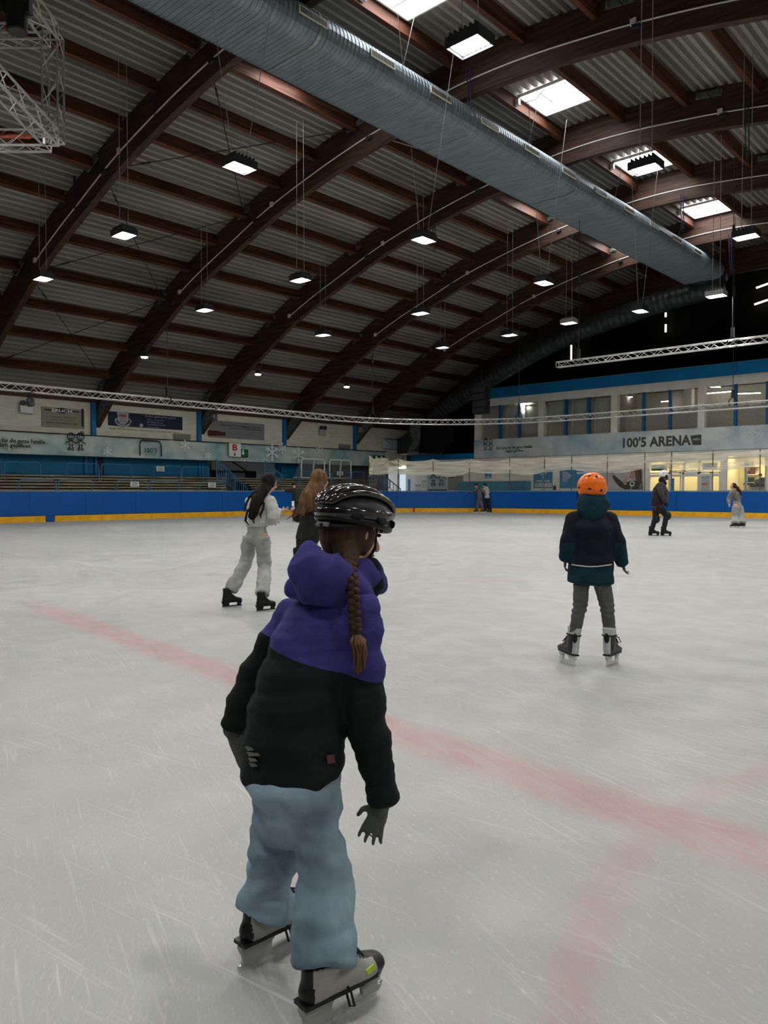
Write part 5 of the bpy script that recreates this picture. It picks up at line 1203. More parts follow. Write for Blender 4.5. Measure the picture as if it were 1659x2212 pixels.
def person(label, J, face, gaze, S, o):
    """J: joints in world coordinates"""
    face = V(face).normalized(); Lf = ZA.cross(face); gaze = V(gaze).normalized()
    base = (V(J['aL']) + V(J['aR'])) / 2; base.z = 0
    r = tag(empty('person', base), label, 'person'); vx = o.get('vx', .014)
    tw = o.get('tw', 1.); T = lambda a, b: (a * S * tw, b * S * tw)
    g = MB()
    sh_c = (V(J['sL']) + V(J['sR'])) / 2; bk = o.get('bk', .80) if o.get('top') else 1.; pr = o.get('leg', (.09, .07, .06)); lr = [min(a, b * .74) * S for a, b in zip((.085, .055, .028), pr)]
    sr = o.get('sleeve', (.066, .056, .042)); ar = [min(a, b * .74) * S for a, b in zip((.05, .04, .026), sr)]
    g.loft([J['pe'] - ZA * (.05 if o.get('cr', -.03) < .05 else -.03) * S, J['pe'] + ZA * (0 if o.get('cr', -.03) < .05 else .05) * S, J['wa'], J['ch'], sh_c.lerp(J['nk'], .15)], [T(a * bk, b * bk) for a, b in ((.135, .10), (.145, .105), (.115, .09), (.14, .105), (.11, .07))], Lf, 16)
    hu = (V(J['hd']) - V(J['nk'])).normalized()
    g.loft([sh_c.lerp(J['nk'], .3), J['nk'], V(J['hd']) - hu * .05 * S], [.055 * S, .05 * S, .05 * S], Lf, 10)
    up_h = (hu * .55 + ZA * .45).normalized(); up_h = (up_h - gaze * up_h.dot(gaze)).normalized()
    head(g, V(J['hd']), gaze, up_h, S * o.get('hk', 1))
    for k in 'LR':
        g.loft([J['s' + k], J['e' + k], J['w' + k]], ar, face, 10)
        g.loft([sh_c, J['s' + k]], [ar[0] * 1.1, ar[0]], face, 10)
        hd = V(J.get('d' + k, V(J['w' + k]) - V(J['e' + k])))
        hand(g, J['w' + k], hd, face, o.get('thumb' + k, face), S, o.get('curl', .5), o.get('handk', 1))
        g.loft([J['h' + k], J['k' + k], V(J['a' + k])], lr, Lf, 12)
        ft = V(o['toe' + k]).normalized(); g.loft([V(J['a' + k]), V(J['a' + k]) - ZA * .015 * S + ft * .03 * S, V(J['a' + k]) - ZA * .02 * S + ft * .08 * S], [lr[2] * .7, .018 * S, .014 * S], Lf, 10)
    sk = o.get('skinmat', SKIN)
    body = blob('body', g, o.get('bvx', vx), [sk, o['glove']] if o.get('glove') else sk, r, 3)
    if o.get('glove'):
        for f_ in body.data.polygons:
            c = f_.center + base
            for k in 'LR':
                if (c - V(J['w' + k])).dot((V(J['w' + k]) - V(J['e' + k])).normalized()) > -.04 and (c - V(J['w' + k])).cross(V(J.get('d' + k, V(J['w' + k]) - V(J['e' + k]))).normalized()).length < .085 * S and (c - V(J['w' + k])).length < .2 * S: f_.material_index = 1
    face_bits(r, V(J['hd']), gaze, up_h, S * o.get('hk', 1), o.get('hairm', INK))
    # upper garment
    if o.get('top'):
        g = MB(); e = o.get('ease', .018) * 1.0
        hem = V(J.get('hem', J['pe'])); W_ = o.get('torso', [(.155, .12), (.15, .115), (.135, .11), (.155, .12), (.13, .10)])
        pts = [hem, V(J['pe']).lerp(V(J['wa']), .4) if (hem - V(J['pe'])).length > .06 * S else hem.lerp(V(J['wa']), .4), V(J['wa']), V(J['ch']), sh_c + (V(J['nk']) - sh_c) * .25]
        g.loft(pts, [T(*w) for w in W_], Lf, 20, cap=.15)
        g.loft([sh_c.lerp(J['nk'], .3), V(J['nk']) + hu * .0], [.085 * S, .066 * S], Lf, 14, cap=.3)
        cut_ = o.get('sleevelen', 1.)
        for k in 'LR':
            w_ = V(J['e' + k]).lerp(V(J['w' + k]), cut_); m1 = V(J['s' + k]).lerp(V(J['e' + k]), .5); m2 = V(J['e' + k]).lerp(w_, .55)
            g.loft([V(J['s' + k]), m1, V(J['e' + k]), m2, w_], [sr[0] * S, (sr[0] + sr[1]) / 2 * S, sr[1] * S, (sr[1] + sr[2]) / 2 * S * 1.03, sr[2] * S], face, 14, cap=.25)
            g.loft([sh_c + (V(J['nk']) - sh_c) * .1, V(J['s' + k])], [sr[0] * 1.15 * S, sr[0] * S], face, 14)
        for f_ in o.get('topextra', []): f_(g)
        blob(o.get('topname', 'jacket'), g, vx, o['top'], r, o.get('tsm', 4), o.get('tfold', folds(.006 * S, 11)), cut=o.get('topcut'))
    if o.get('pants'):
        g = MB(); le = o.get('leglen', 1.)
        g.loft([V(J['wa']).lerp(V(J['pe']), o.get('waist', .3)), V(J['pe']), (V(J['hL']) + V(J['hR'])) / 2 + ZA * o.get('cr', -.03) * S], [T(.125, .10), T(.15, .118), T(.14, .11)], Lf, 18)
        for k in 'LR':
            h, kn, an = V(J['h' + k]), V(J['k' + k]), V(J['k' + k]).lerp(V(J['a' + k]), le)
            g.loft([h, h.lerp(kn, .5), kn, kn.lerp(an, .5), an], [pr[0] * S, (pr[0] + pr[1]) / 2 * S, pr[1] * S, (pr[1] + pr[2]) / 2 * S, pr[2] * S], Lf, 16, cap=.12)
        blob('trousers', g, vx, o['pants'], r, o.get('psm', 3), o.get('pfold', folds(.007 * S, 9, (1, 1, 1.6))))
    for f_ in o.get('extra', []): f_(r)
    return r
def PX_(z0): return lambda x, y, d=0.: dep(x, y, z0 + d)
def wool(name, c, v=.12, **k): return mat(name, c, .85, var=v, vscale=k.pop('vs', 8), bump=k.pop('b', .25), bscale=k.pop('bs', 60), **k)
def hairmat(name, c, c2): return mat(name, c, .65, var=.5, vscale=22, stretch=(1, 1, .12), col2=c2, bump=.5, bscale=90, spec=.2)

# ---- 1. girl in front: black helmet, purple and black jacket, jeans
z1 = 1.93
P = PX_(0)
fd = (RT * .72 + FH * .69).normalized()
heelR, toeR = onZ(648, 2243, 0), onZ(820, 2143, 0); heelL, toeL = onZ(517, 2101, 0), onZ(692, 2006, 0)
JR, JL = heelR.lerp(toeR, .3), heelL.lerp(toeL, .28)
G = dict(hd=P(763, 1150, 2.06), nk=P(742, 1235, 2.03), ch=P(697, 1360, 2.0), wa=P(640, 1545, 1.95), pe=P(628, 1680, 1.93), hem=P(626, 1690, 1.93),
    sR=P(781, 1322, 1.93), eR=P(792, 1545, 1.89), wR=P(826, 1732, 1.92), sL=P(630, 1335, 2.10), eL=P(545, 1480, 2.12), wL=P(500, 1575, 2.10),
    hR=P(684, 1745, 1.89), kR=P(700, 1925, 1.84), hL=P(606, 1745, 1.97), kL=P(588, 1895, 2.0), aR=JR + ZA * .13, aL=JL + ZA * .13,
    dR=P(806, 1790, 1.93) - P(826, 1732, 1.92), dL=P(530, 1640, 2.10) - P(500, 1575, 2.10))
PURPLE = wool('purple_jacket_cloth', (.042, .037, .185), .18, vs=9, b=.12, bs=40); BLK = wool('black_jacket_cloth', (.0065, .0095, .0105), .25, b=.12, bs=40)
DENIM = mat('washed_crease_shaded_denim', (.27, .38, .455), .85, var=.25, vscale=4, stretch=(1.5, 1.5, .7), col2=(.12, .175, .23), bump=.08, bscale=150)  # wash mottling, its dark tone deepened to imitate shade in the creases
HELB = mat('gloss_black_helmet', (.012, .008, .010), .16, coat=.7, spec=.5); HELG = mat('black_green_helmet', (.008, .011, .012), .38)
BRN = hairmat('brown_braid_hair', (.075, .040, .022), (.030, .015, .008))
GLV = wool('grey_glove_knit', (.10, .105, .095), .2)
seam = P(640, 1411, 1.95); sd_ = (P(835, 1462, 1.9) - P(525, 1380, 1.9)).normalized(); sn = sd_.cross(FH).normalized(); sn = sn if sn.z < 0 else -sn
def hood(g):
    c = P(700, 1235, 1.93)
    g.loft([P(668, 1180, 1.94), P(668, 1215, 1.93), P(690, 1250, 1.92), P(735, 1262, 1.94)], [(.022, .02), (.062, .055), (.085, .066), (.066, .055)], RT, 16)
    g.loft([P(640, 1270, 1.97), P(700, 1262, 1.93), P(770, 1280, 1.95)], [.035, .055, .045], ZA, 14)
    g.loft([P(770, 1240, 2.0), P(800, 1240, 2.05), P(815, 1262, 2.1)], [.045, .045, .03], ZA, 12)
def g1_extra(r):
    g = MB(); hood(g); blob('hood', g, .008, PURPLE, r, 6, folds(.007, 13))
    g = MB().loft([P(800, 1225, 2.03), P(806, 1262, 2.04), P(788, 1292, 2.03)], [.030, .034, .026], RT, 12); blob('collar', g, .008, BLK, r, 4)
    # helmet: ribbed glossy shell, dark vents, lower rim, rear adjuster
    c = P(767, 1114, 2.06); HK = .89; f = (fd * .985 + V((0, 0, -.20))).normalized(); s = f.cross(ZA).normalized(); u = s.cross(f)
    g = MB(); g.ell(c, s * .098, f * .132, u * .078, 24, 14); g.ell(c + f * .05 + u * .008, s * .07, f * .07, u * .045, 20, 12)
    pl_ = (c - u * .030, -u)
    hs = blob('helmet', g, .006, HELG, r, 4, hard=[pl_])
    for k, w_ in ((-2, .011), (-1, .013), (0, .015), (1, .013), (2, .011)):
        pts = []
        for i in range(11):
            a = math.radians(12 + 156 * i / 10); y = k * .036 * (math.sin(a) ** .5); zz = .082 * math.sin(a) * math.sqrt(max(.05, 1 - (y / .103) ** 2)); pts.append(c - f * .130 * math.cos(a) * math.sqrt(max(.1, 1 - (y / .12) ** 2)) + s * y + u * (zz + .004))
        g = MB().loft(pts, [(w_, .010)] * 11, s, 10); build('shell_rib', g, HELB, hs, smooth=True)
    for k in (-1, 1):
        pts = [c + f * .125 * math.cos(a) + s * k * .096 * math.sin(a) + u * (.004 + .012 * math.cos(a)) for a in (math.pi * i / 12 for i in range(13))]
        build('shell_band', MB().loft(pts, [(.016, .008)] * 13, u, 10), HELB, hs, smooth=True)
        pts = [c + f * .125 * math.cos(a) + s * k * .094 * math.sin(a) - u * .024 for a in (math.pi * i / 12 for i in range(13))]
        build('rim', MB().loft(pts, [(.010, .007)] * 13, u, 8), HELG, hs, smooth=True)
        for a in (.70, 1.40, 2.15):
            q = c + f * .131 * math.cos(a) + s * k * .1015 * math.sin(a) - u * .009; n_ = (q - c).normalized(); t_ = n_.cross(u).normalized()
            build('vent', MB().ell(q, n_ * .0035, t_ * .024, u * .011, 12, 8), INK, hs, smooth=True)
        for x_, y_ in ((-.06, .018), (.0, .018), (.06, .018)):
            q = c + f * x_ + s * k * y_ * 1. + u * .073 * math.sqrt(1 - (x_ / .132) ** 2); build('vent', MB().ell(q, f * .02, s * .006, u * .007, 12, 8), INK, hs, smooth=True)
    build('adjuster', MB().obox(c - f * .118 - u * .046, s * .026, f * .006, u * .007), GREYP, hs, bev=.003)
    build('rear_cradle', MB().tube([c + s * .08 - f * .05 - u * .035, c + s * .055 - f * .10 - u * .048, c - f * .122 - u * .048, c - s * .055 - f * .10 - u * .048, c - s * .08 - f * .05 - u * .035], .006, 6), INK, hs)
    build('chin_strap', MB().tube([c + s * .082 + f * .02 - u * .03, c + s * .07 + f * .035 - u * .09, c + s * .02 + f * .05 - u * .145, c - s * .05 + f * .04 - u * .10, c - s * .08 + f * .02 - u * .03], .005, 6), INK, hs)
    for h_ in [hs] + kids(hs):
        w_ = WL(h_)
        for v in h_.data.vertices: v.co = c + (v.co + w_ - c) * HK - w_
    # hair under the helmet and the braid
    g = MB(); hc = G['hd']; g.ell(hc - fd * .022 + ZA * .0, s * .070, fd * .082, ZA * .083); g.loft([hc - fd * .05 - ZA * .03 - RT * .0, P(752, 1190, 1.99), P(757, 1215, 1.965)], [.045, .034, .024], RT, 12)
    blob('hair', g, .007, BRN, r, 3, folds(.003, 40, (1, 1, .15)), hard=[(hc - fd * .0 + ZA * .06, ZA), (hc + fd * .035, fd)])
    B = [P(752, 1198, 1.972), P(757, 1225, 1.925), P(762, 1260, 1.885), P(764, 1300, 1.868), P(767, 1340, 1.862), P(769, 1368, 1.858)]
    L_ = 26; g = MB()
    for i in range(L_):
        t = i / (L_ - 1) * (len(B) - 1); k = min(int(t), len(B) - 2); p = B[k].lerp(B[k + 1], t - k); sg = -1 if i % 2 else 1; w_ = .0135 - .003 * i / L_
        g.ell(p + RT * sg * .0055, (RT * .82 - ZA * .45 * sg) * w_, FH * w_ * .8, (ZA * .9 + RT * .5 * sg) * .0098, 10, 7)
    build('braid', g, BRN, r, smooth=True)
    build('hair_tie', MB().tube([B[-1] + ZA * .006, B[-1] - ZA * .01], .011, 10), EYEM, r)
    g = MB(); rnd = random.Random(3)
    for i in range(46):
        a = rnd.uniform(0, 6.28); q_ = rnd.uniform(0, .013); o_ = RT * math.cos(a) * q_ + FH * math.sin(a) * q_
        e = P(778 + rnd.uniform(-7, 7), 1405 + rnd.uniform(-10, 8), 1.845) + o_; z_ = P(776 + rnd.uniform(-9, 7), 1446 + rnd.uniform(-14, 10), 1.842) + o_ * .6
        g.tube([B[-1] + o_ * .35, B[-1].lerp(e, .5) + o_ * 1.1, e, z_], [.0042, .005, .0042, .0012], 5)
    build('braid_tail', g, mat('auburn_hair_tips', (.13, .062, .026), .5, var=.4, vscale=30), r, smooth=True)
    # reflective prints and tag on the jacket
    def patch(name, pts, z, m, th=.003): build(name, MB().slab([dep(x, y, SURF(x, y) - .004) for x, y in pts], -FH * th), m, r)
    REF = mat('reflective_print', (.13, .135, .125), .6)
    w0 = V((0, 0, 0))
    for x0_, x1_, y_ in ((530, 548, 1617), (533, 562, 1629), (536, 556, 1641), (538, 556, 1652)): patch('reflective_print', [(x0_, y_ - 5), (x1_ - 4, y_ - 2), (x1_, y_ + 3), (x0_ + 5, y_ + 4)], SURF(x0_ + 10, y_), REF)
    patch('woven_tag', [(706, 1631), (722, 1630), (724, 1647), (708, 1649)], SURF(715, 1640), mat('dusty_red_tag', (.13, .045, .05), .8))
    # waist hem and cuffs
    for k_, (hh, tt, J_) in dict(R=(heelR, toeR, JR), L=(heelL, toeL, JL)).items():
        sh = G['k' + k_] - J_; skate(r, hh, tt, ZA, .90, mat('grey_skate_boot' + k_, (.10, .105, .095), .45, var=.5, vscale=18, col2=(.02, .02, .022)), BLKP, near=True, low=True, hold=mat('grey_holder' + k_, (.33, .34, .33), .4), shaft=.165, collar=mat('silver_skate_panel' + k_, (.30, .30, .28), .4))
    # lime logo on the near skate
    f_ = (toeR - heelR).normalized(); q = heelR.lerp(toeR, .74) + ZA * .100; n_ = f_.cross(ZA).normalized(); build('lime_logo', MB().obox(q + n_ * .0375, f_ * .012 + ZA * .003, n_ * .002, ZA * .006 - f_ * .003), mat('lime_print', (.45, .62, .03), .5), r)
    g = MB().loft([P(745, 1530, 2.0), P(738, 1533, 2.0)], [.03, .03], RT, 8)
BLKP = mat('black_skate_plastic', (.012, .012, .013), .35)
def SURF(px, py):       # depth of the jacket front surface at a pixel
    best = None; d = ray(px, py); o_ = V((0, 0, EYE))
    me = JK[0].data; from_ = o_ - WL(JK[0])
    ok, loc, nr, idx = JK[0].ray_cast(from_, d.normalized())
    return ((loc - from_).dot(d) / d.dot(d)) - .004 if ok else 1.8
JK = []
G1O = dict(vx=.0085, bvx=.0045, tw=1., hk=.86, handk=.78, curl=.28, toeL=toeL - heelL, toeR=toeR - heelR, glove=GLV, hairm=BRN,
    top=[PURPLE, BLK], torso=[(.142, .122), (.150, .132), (.145, .130), (.140, .112), (.10, .085)], sleeve=(.056, .055, .041), tsm=5,
    tfold=lambda p: folds(.0075, 10, (1, 1, 1.5))(p) + .0035 * math.sin((p.z - p.x * .12) * 75) ** 3,
    topcut=[(seam, sn, 1)], pants=DENIM, leg=(.073, .069, .077), leglen=.97, cr=.0, psm=3,
    pfold=lambda p: folds(.021, 8, (1, 1, 1.7))(p) + .004 * math.sin(p.z * 30 + p.x * 14), thumbR=-RT * .9 + fd * .3, thumbL=fd)
def grab(r): JK.append([c for c in kids(r) if c.name.startswith('jacket')][-1])
G1O['extra'] = [grab, g1_extra]
S1 = 1.0
person('girl in front in black helmet and purple and black jacket, brown braid down her back', G, fd, (fd * .97 + RT * .12 + V((0, 0, -.25))), S1 * .95, G1O)

# ---- 2. child with the orange helmet
z2 = gz(1283, 1441); P = PX_(z2); S2 = .80
hL2, tL2 = onZ(1241, 1441, 0), onZ(1241, 1441, 0) + (FH * .97 - RT * .22) * .24; hR2, tR2 = onZ(1310, 1441, 0), onZ(1310, 1441, 0) + (RT * .62 + FH * .78).normalized() * .215
C = dict(hd=P(1279, 1056), nk=P(1279, 1090), ch=P(1278, 1140, -.02), wa=P(1278, 1195), pe=P(1277, 1245), hem=P(1276, 1258),
    sL=P(1240, 1122), eL=P(1227, 1170, -.03), wL=P(1222, 1208, .02), sR=P(1317, 1122), eR=P(1333, 1172, -.03), wR=P(1345, 1218, .04),
    hL=P(1256, 1262), kL=P(1253, 1312, .02), hR=P(1301, 1262), kR=P(1312, 1312, .02), aL=hL2.lerp(tL2, .27) + ZA * .22 + RT * .026, aR=hR2.lerp(tR2, .27) + ZA * .22)
NAV = wool('navy_black_jacket_cloth', (.006, .0085, .016), .2, b=.15, bs=40); TEAL = wool('dark_teal_jacket_cloth', (.004, .029, .046), .2, b=.15, bs=40)
GREYT = wool('grey_trouser_cloth', (.105, .11, .105), .15, b=.2)
ORG = mat('orange_helmet_shell', (.85, .16, .008), .32, coat=.3)
def c_extra(r):
    g = MB().loft([P(1279, 1075, .01), P(1279, 1090, -.03), P(1279, 1108, -.075), P(1279, 1122, -.085)], [(.10, .085), (.118, .09), (.095, .05), (.035, .025)], RT, 20, cap=.6)
    blob('hood', g, .012, TEAL, r, 4, folds(.010, 12))
    c = P(1279, 1050); g = MB().ell(c, RT * .101, FH * .112, ZA * .095, 28, 18); g.ell(c - ZA * .02, RT * .103, FH * .116, ZA * .07, 28, 14)
    h = blob('helmet', g, .009, ORG, r, 3, hard=[(c - ZA * .062, -ZA)])
    build('liner', MB().ell(c - ZA * .012, RT * .088, FH * .1, ZA * .075, 20, 12), INK, h, smooth=True)
    for px, py in ((1251, 1053), (1273.5, 1056), (1299, 1059.5), (1273, 1027.5), (1289, 1029.5)):
        d = ray(px, py).normalized(); o_ = V((0, 0, EYE)); ok, loc, nr, ix = h.ray_cast(o_ - WL(h), d); loc = loc + WL(h) if ok else P(px, py, -.1)
        n_ = nr if ok else -FH; a = n_.cross(ZA).normalized(); b = a.cross(n_); build('vent', MB().ell(loc, a * .011, n_ * .004, b * .0085, 12, 8), INK, h, smooth=True)
    build('chin_strap', MB().tube([c - RT * .098 - ZA * .03 + FH * .01, c - RT * .094 - ZA * .085 + FH * .03, c - RT * .04 - ZA * .15 + FH * .06], .006, 6), INK, h)
    g = MB().loft([P(1279, 1077), P(1279, 1086)], [.06, .055], RT, 12); blob('scarf', g, .01, GREYT, r, 2)
    # reflective piping across the back, following the jacket
    jk = [q for q in kids(r) if q.name.startswith('jacket')][-1]; pts = []
    for i in range(15):
        x = 1235 + 86 * i / 14; y = 1219.5 + 4.5 * math.sin(math.pi * i / 14); d = ray(x, y).normalized(); ok, loc, nr, ix = jk.ray_cast(V((0, 0, EYE)) - WL(jk), d)
        if ok: pts.append(loc + WL(jk) - d * .003)
    build('piping', MB().tube(pts, .0045, 6), mat('reflective_piping', (.55, .56, .50), .5), r)
    BT_ = mat('silver_skate_boot', (.045, .05, .05), .4, var=.3, vscale=14); SV = mat('silver_skate_panel', (.52, .54, .56), .3, .3)
    for hh, tt, ln in ((hL2, tL2, RT * .12), (hR2, tR2, RT * -.02)):
        s_ = skate(r, hh, tt, ZA + ln, 1.0, BT_, BLKP, near=True, hold=SIGNW, shaft=.27, collar=SV)
        f_ = (tt - hh).normalized(); q = hh - f_ * .000 + ZA * .20; rr = -f_
        sd = f_.cross(ZA)
        build('heel_badge', MB().ell(q + rr * .002, sd * .020, rr * .008, ZA * .034, 12, 8), BLKP, s_, smooth=True)
def sleeves2(r):          # the lower sleeves are teal too: recolour the sleeve faces below the elbow seam
    jk = [q for q in kids(r) if q.name.startswith('jacket')][-1]; o_ = WL(jk); zc = P(1276, 1171).z
    for f_ in jk.data.polygons:
        c_ = f_.center + o_; lat = (c_ - P(1277, 1171)).dot(RT)
        if c_.z < zc and (lat < -.128 or lat > .142) and c_.z > P(0, 1245).z - .0: f_.material_index = 1
person('child seen from behind in an orange helmet, dark navy and teal parka and grey trousers', C, FH * .98 + RT * .05, FH * .96 + RT * .15, S2,
    dict(vx=.011, bvx=.0055, hk=1.02, handk=.8, curl=.7, toeL=tL2 - hL2, toeR=tR2 - hR2, glove=GLV, hairm=BRN, skinmat=SKIN,
     top=[NAV, TEAL], torso=[(.205, .16), (.197, .155), (.182, .145), (.185, .145), (.13, .11)], sleeve=(.073, .069, .054), tfold=folds(.009, 11), tsm=4,
     topcut=[(P(1276, 1221.5), -ZA, 1)], pants=GREYT, leg=(.075, .062, .052), leglen=.96, cr=.07,
     pfold=lambda p: folds(.006, 12)(p) + .005 * math.sin(p.z * 150) * max(0, 1 - abs(p.z - .40) / .09), extra=[sleeves2, c_extra]))
# ---- 3. black-haired woman in a white sweater and pale grey trousers
z3 = 8.1; P = PX_(z3); S3 = .80
WSW = wool('white_sweater_knit', (.52, .53, .51), .10, b=.3, bs=50); PALE = wool('pale_grey_trouser_cloth', (.34, .355, .34), .10, b=.15)
BLH = hairmat('black_hair', (.016, .012, .011), (.005, .004, .004)); LBR = hairmat('light_brown_hair', (.20, .105, .050), (.085, .042, .02))
BTB = mat('black_skate_boot', (.013, .013, .014), .35)
hL3, tL3 = onZ(479, 1313, 0), onZ(479, 1313, 0) + (RT * .85 + FH * .5).normalized() * .22; hR3, tR3 = onZ(553, 1322, 0), onZ(553, 1322, 0) + (RT * .8 + FH * .6).normalized() * .22
f3 = (RT * .62 + FH * .75).normalized()
J3 = dict(hd=P(584, 1043), nk=P(573, 1072), ch=P(562, 1090), wa=P(556, 1122), pe=P(555, 1150), hem=P(556, 1130),
    sL=P(541, 1085, .1), eL=P(560, 1115, .25), wL=P(607, 1104, .25), sR=P(585, 1084, -.08), eR=P(592, 1118, -.12), wR=P(584, 1128, -.0),
    hL=P(541, 1160, .08), kL=P(532, 1215, .12), hR=P(567, 1160, -.05), kR=P(572, 1225, -.03), aL=hL3.lerp(tL3, .3) + ZA * .12, aR=hR3.lerp(tR3, .3) + ZA * .12,
    dR=P(600, 1131, .1) - P(584, 1128), dL=P(625, 1100, .2) - P(607, 1104, .25))
def hair_long(name, cap, path, rads, m, side, vx=.012, cut=None, locks=None, S=1., gaze=None, face_cut=.35):
    def f(r):
        g = MB(); c, a, b, h = cap; g.ell(c, a, b, h); g.loft(path, rads, side, 16)
        gn = (V(gaze) * .85 - ZA * .52).normalized() if gaze else None; hard = [(V(c) + V(gaze) * .030, gn)] if gaze else None
        blob('hair', g, vx, m, r, 3, lambda p: .010 * S * noise.noise(V((p.x * 55, p.y * 55, p.z * 4))), hard=hard)
        if locks:
            g = MB()
            for q in locks: g.tube(q, [.014 * S] * (len(q) - 1) + [.003 * S], 6)
            build('hair_lock', g, m, r, smooth=True)
    return f
gz3 = (RT * .8 + FH * .35 + V((0, 0, -.35))).normalized(); c3 = J3['hd']
h3 = hair_long('hair', (c3 - gz3 * .018 + ZA * .018, (gz3 - ZA * gz3.z).normalized() * .084, gz3.cross(ZA).normalized() * .074, ZA * .092), [c3 - RT * .02 + ZA * .0, P(568, 1058, -.08), P(556, 1078, -.12), P(548, 1100, -.14), P(541, 1118, -.13)], [(.060, .05), (.072, .045), (.070, .04), (.055, .032), (.03, .02)], BLH, RT, cut=None,
    locks=[[P(546, 1090, -.13), P(534, 1105, -.14), P(530, 1125, -.12), P(538, 1135, -.12)], [P(560, 1090, -.13), P(556, 1110, -.14), P(546, 1122, -.13), P(550, 1132, -.12)], [P(570, 1085, -.12), P(568, 1100, -.14), P(562, 1112, -.13), P(564, 1120, -.13)], [P(552, 1060, -.1), P(538, 1075, -.1), P(531, 1090, -.1), P(528, 1106, -.1)]], S=1)
def sk2(hh, tt, S_, boot=BTB, hold=BLKP, tilt=ZA): return lambda r: skate(r, hh, tt, tilt, S_, boot, BLKP, hold=hold)
person('black-haired woman in a white sweater and pale grey trousers holding out her hands', J3, f3, gz3, S3,
    dict(vx=.013, hk=.98, curl=.4, handk=.9, toeL=tL3 - hL3, toeR=tR3 - hR3, hairm=BLH, top=WSW, topname='sweater', torso=[(.150, .12), (.16, .13), (.15, .125), (.165, .13), (.12, .095)], sleeve=(.082, .085, .05), tfold=folds(.012, 14), waist=-.2, bk=.6,
     pants=PALE, leg=(.105, .088, .092), leglen=.86, pfold=folds(.014, 9, (1, 1, 1.5)), thumbL=ZA, thumbR=ZA,
     extra=[h3, sk2(hL3, tL3, .8), sk2(hR3, tR3, .8), lambda r: build('belt', MB().tube([P(555, 1129) + V((math.cos(a) * .118, math.sin(a) * .10, 0)) for a in (2 * math.pi * i / 16 for i in range(16))], .012, 6, closed=True), WSW, r)]))
# ---- 4. brown-haired woman in black
z4 = 7.6; P = PX_(z4); S4 = .84
f4 = (RT * .75 + FH * .6).normalized(); gz4 = (RT * .85 + FH * .5).normalized()
b4 = P(672, 1060); b4.z = 0; hL4, tL4 = b4 + RT * -.10 + FH * .08, b4 + RT * .08 + FH * .2; hR4, tR4 = b4 + RT * .02 - FH * .1, b4 + RT * .20 + FH * .02
J4 = dict(hd=P(692, 1038), nk=P(682, 1072), ch=P(676, 1100), wa=P(668, 1140), pe=P(662, 1172), hem=P(663, 1168),
    sL=P(655, 1092, .1), eL=P(646, 1120, .25), wL=P(640, 1102, .38), sR=P(700, 1092, -.1), eR=P(704, 1128, -.12), wR=P(716, 1160, .0),
    hL=P(652, 1185, .08), kL=P(650, 1245, .1), hR=P(676, 1185, -.05), kR=P(682, 1250), aL=hL4.lerp(tL4, .3) + ZA * .12, aR=hR4.lerp(tR4, .3) + ZA * .12, dL=P(622, 1101, .3) - P(640, 1102, .38))
BKW = wool('black_wool', (.018, .019, .018), .2, b=.15); c4 = J4['hd']
rnd = random.Random(8); lk4 = []
for i in range(13):
    t = i / 12; x0_ = 655 + 40 * t; lk4.append([P(x0_ + 12, 1065, -.12), P(x0_ + rnd.uniform(-4, 4) - 4 * (1 - t), 1085, -.15), P(x0_ - 14 * (1 - t) + rnd.uniform(-3, 3), 1098 + 6 * (1 - t), -.15), P(x0_ - 32 * (1 - t) + rnd.uniform(-3, 3), 1104 + 16 * (1 - t) + rnd.uniform(-3, 3), -.14)])
h4 = hair_long('hair', (c4 - gz4 * .020 + ZA * .018, gz4 * .090, gz4.cross(ZA).normalized() * .084, ZA * .100), [c4 - RT * .02, P(681, 1055, -.09), P(670, 1072, -.13), P(660, 1090, -.14)], [(.066, .055), (.090, .048), (.10, .042), (.085, .03)], LBR, RT, locks=lk4)
person('woman with long light brown hair in black, behind the braided girl', J4, f4, gz4, S4,
    dict(vx=.013, hk=.98, curl=.5, handk=.9, toeL=tL4 - hL4, toeR=tR4 - hR4, hairm=LBR, top=BKW, torso=[(.165, .13), (.16, .13), (.145, .12), (.16, .125), (.12, .10)], sleeve=(.07, .062, .045), tfold=folds(.008, 12),
     pants=BKW, leg=(.105, .085, .075), leglen=.9, thumbL=ZA, extra=[h4, sk2(hL4, tL4, .8), sk2(hR4, tR4, .8)]))
# ---- 5. dark figure crouching at the boards behind them
z5 = 30.; P = PX_(z5); S5 = .95
b5 = P(640, 1100); b5.z = 0
J5 = dict(hd=P(635, 1049), nk=P(636, 1055.5), ch=P(640, 1063), wa=P(642, 1075), pe=P(643, 1083), hem=P(643, 1085), sL=P(631, 1059), eL=P(622, 1061), wL=P(615, 1059), sR=P(648, 1059), eR=P(652, 1068), wR=P(648, 1078),
    hL=P(639, 1085), kL=P(638, 1100), hR=P(646, 1085), kR=P(648, 1100), aL=b5 - RT * .1 + ZA * .12, aR=b5 + RT * .15 + ZA * .12)
person('dark clothed figure with black hair at the boards between the two women', J5, -FH, (-FH * .8 + RT * .5), S5, dict(vx=.022, toeL=-FH, toeR=-FH, hairm=BLH, top=BKW, sleeve=(.09, .075, .055), torso=[(.21, .17)] * 3 + [(.2, .16), (.13, .11)], pants=BKW, leg=(.11, .09, .07),
    extra=[hair_long('h', (J5['hd'] + ZA * .05 + FH * .02, RT * .10, FH * .10, ZA * .10), [J5['hd'] + FH * .04, J5['hd'] - ZA * .1 + FH * .07], [.08, .06], BLH, RT, vx=.02), sk2(b5 - RT * .1 + FH * .1, b5 - RT * .1 - FH * .15, 1), sk2(b5 + RT * .15 + FH * .1, b5 + RT * .15 - FH * .15, 1),
           lambda r: build('paper', MB().obox(P(633, 1088, -.25), RT * .05, FH * .004, ZA * .10), WHITEI, r)]))
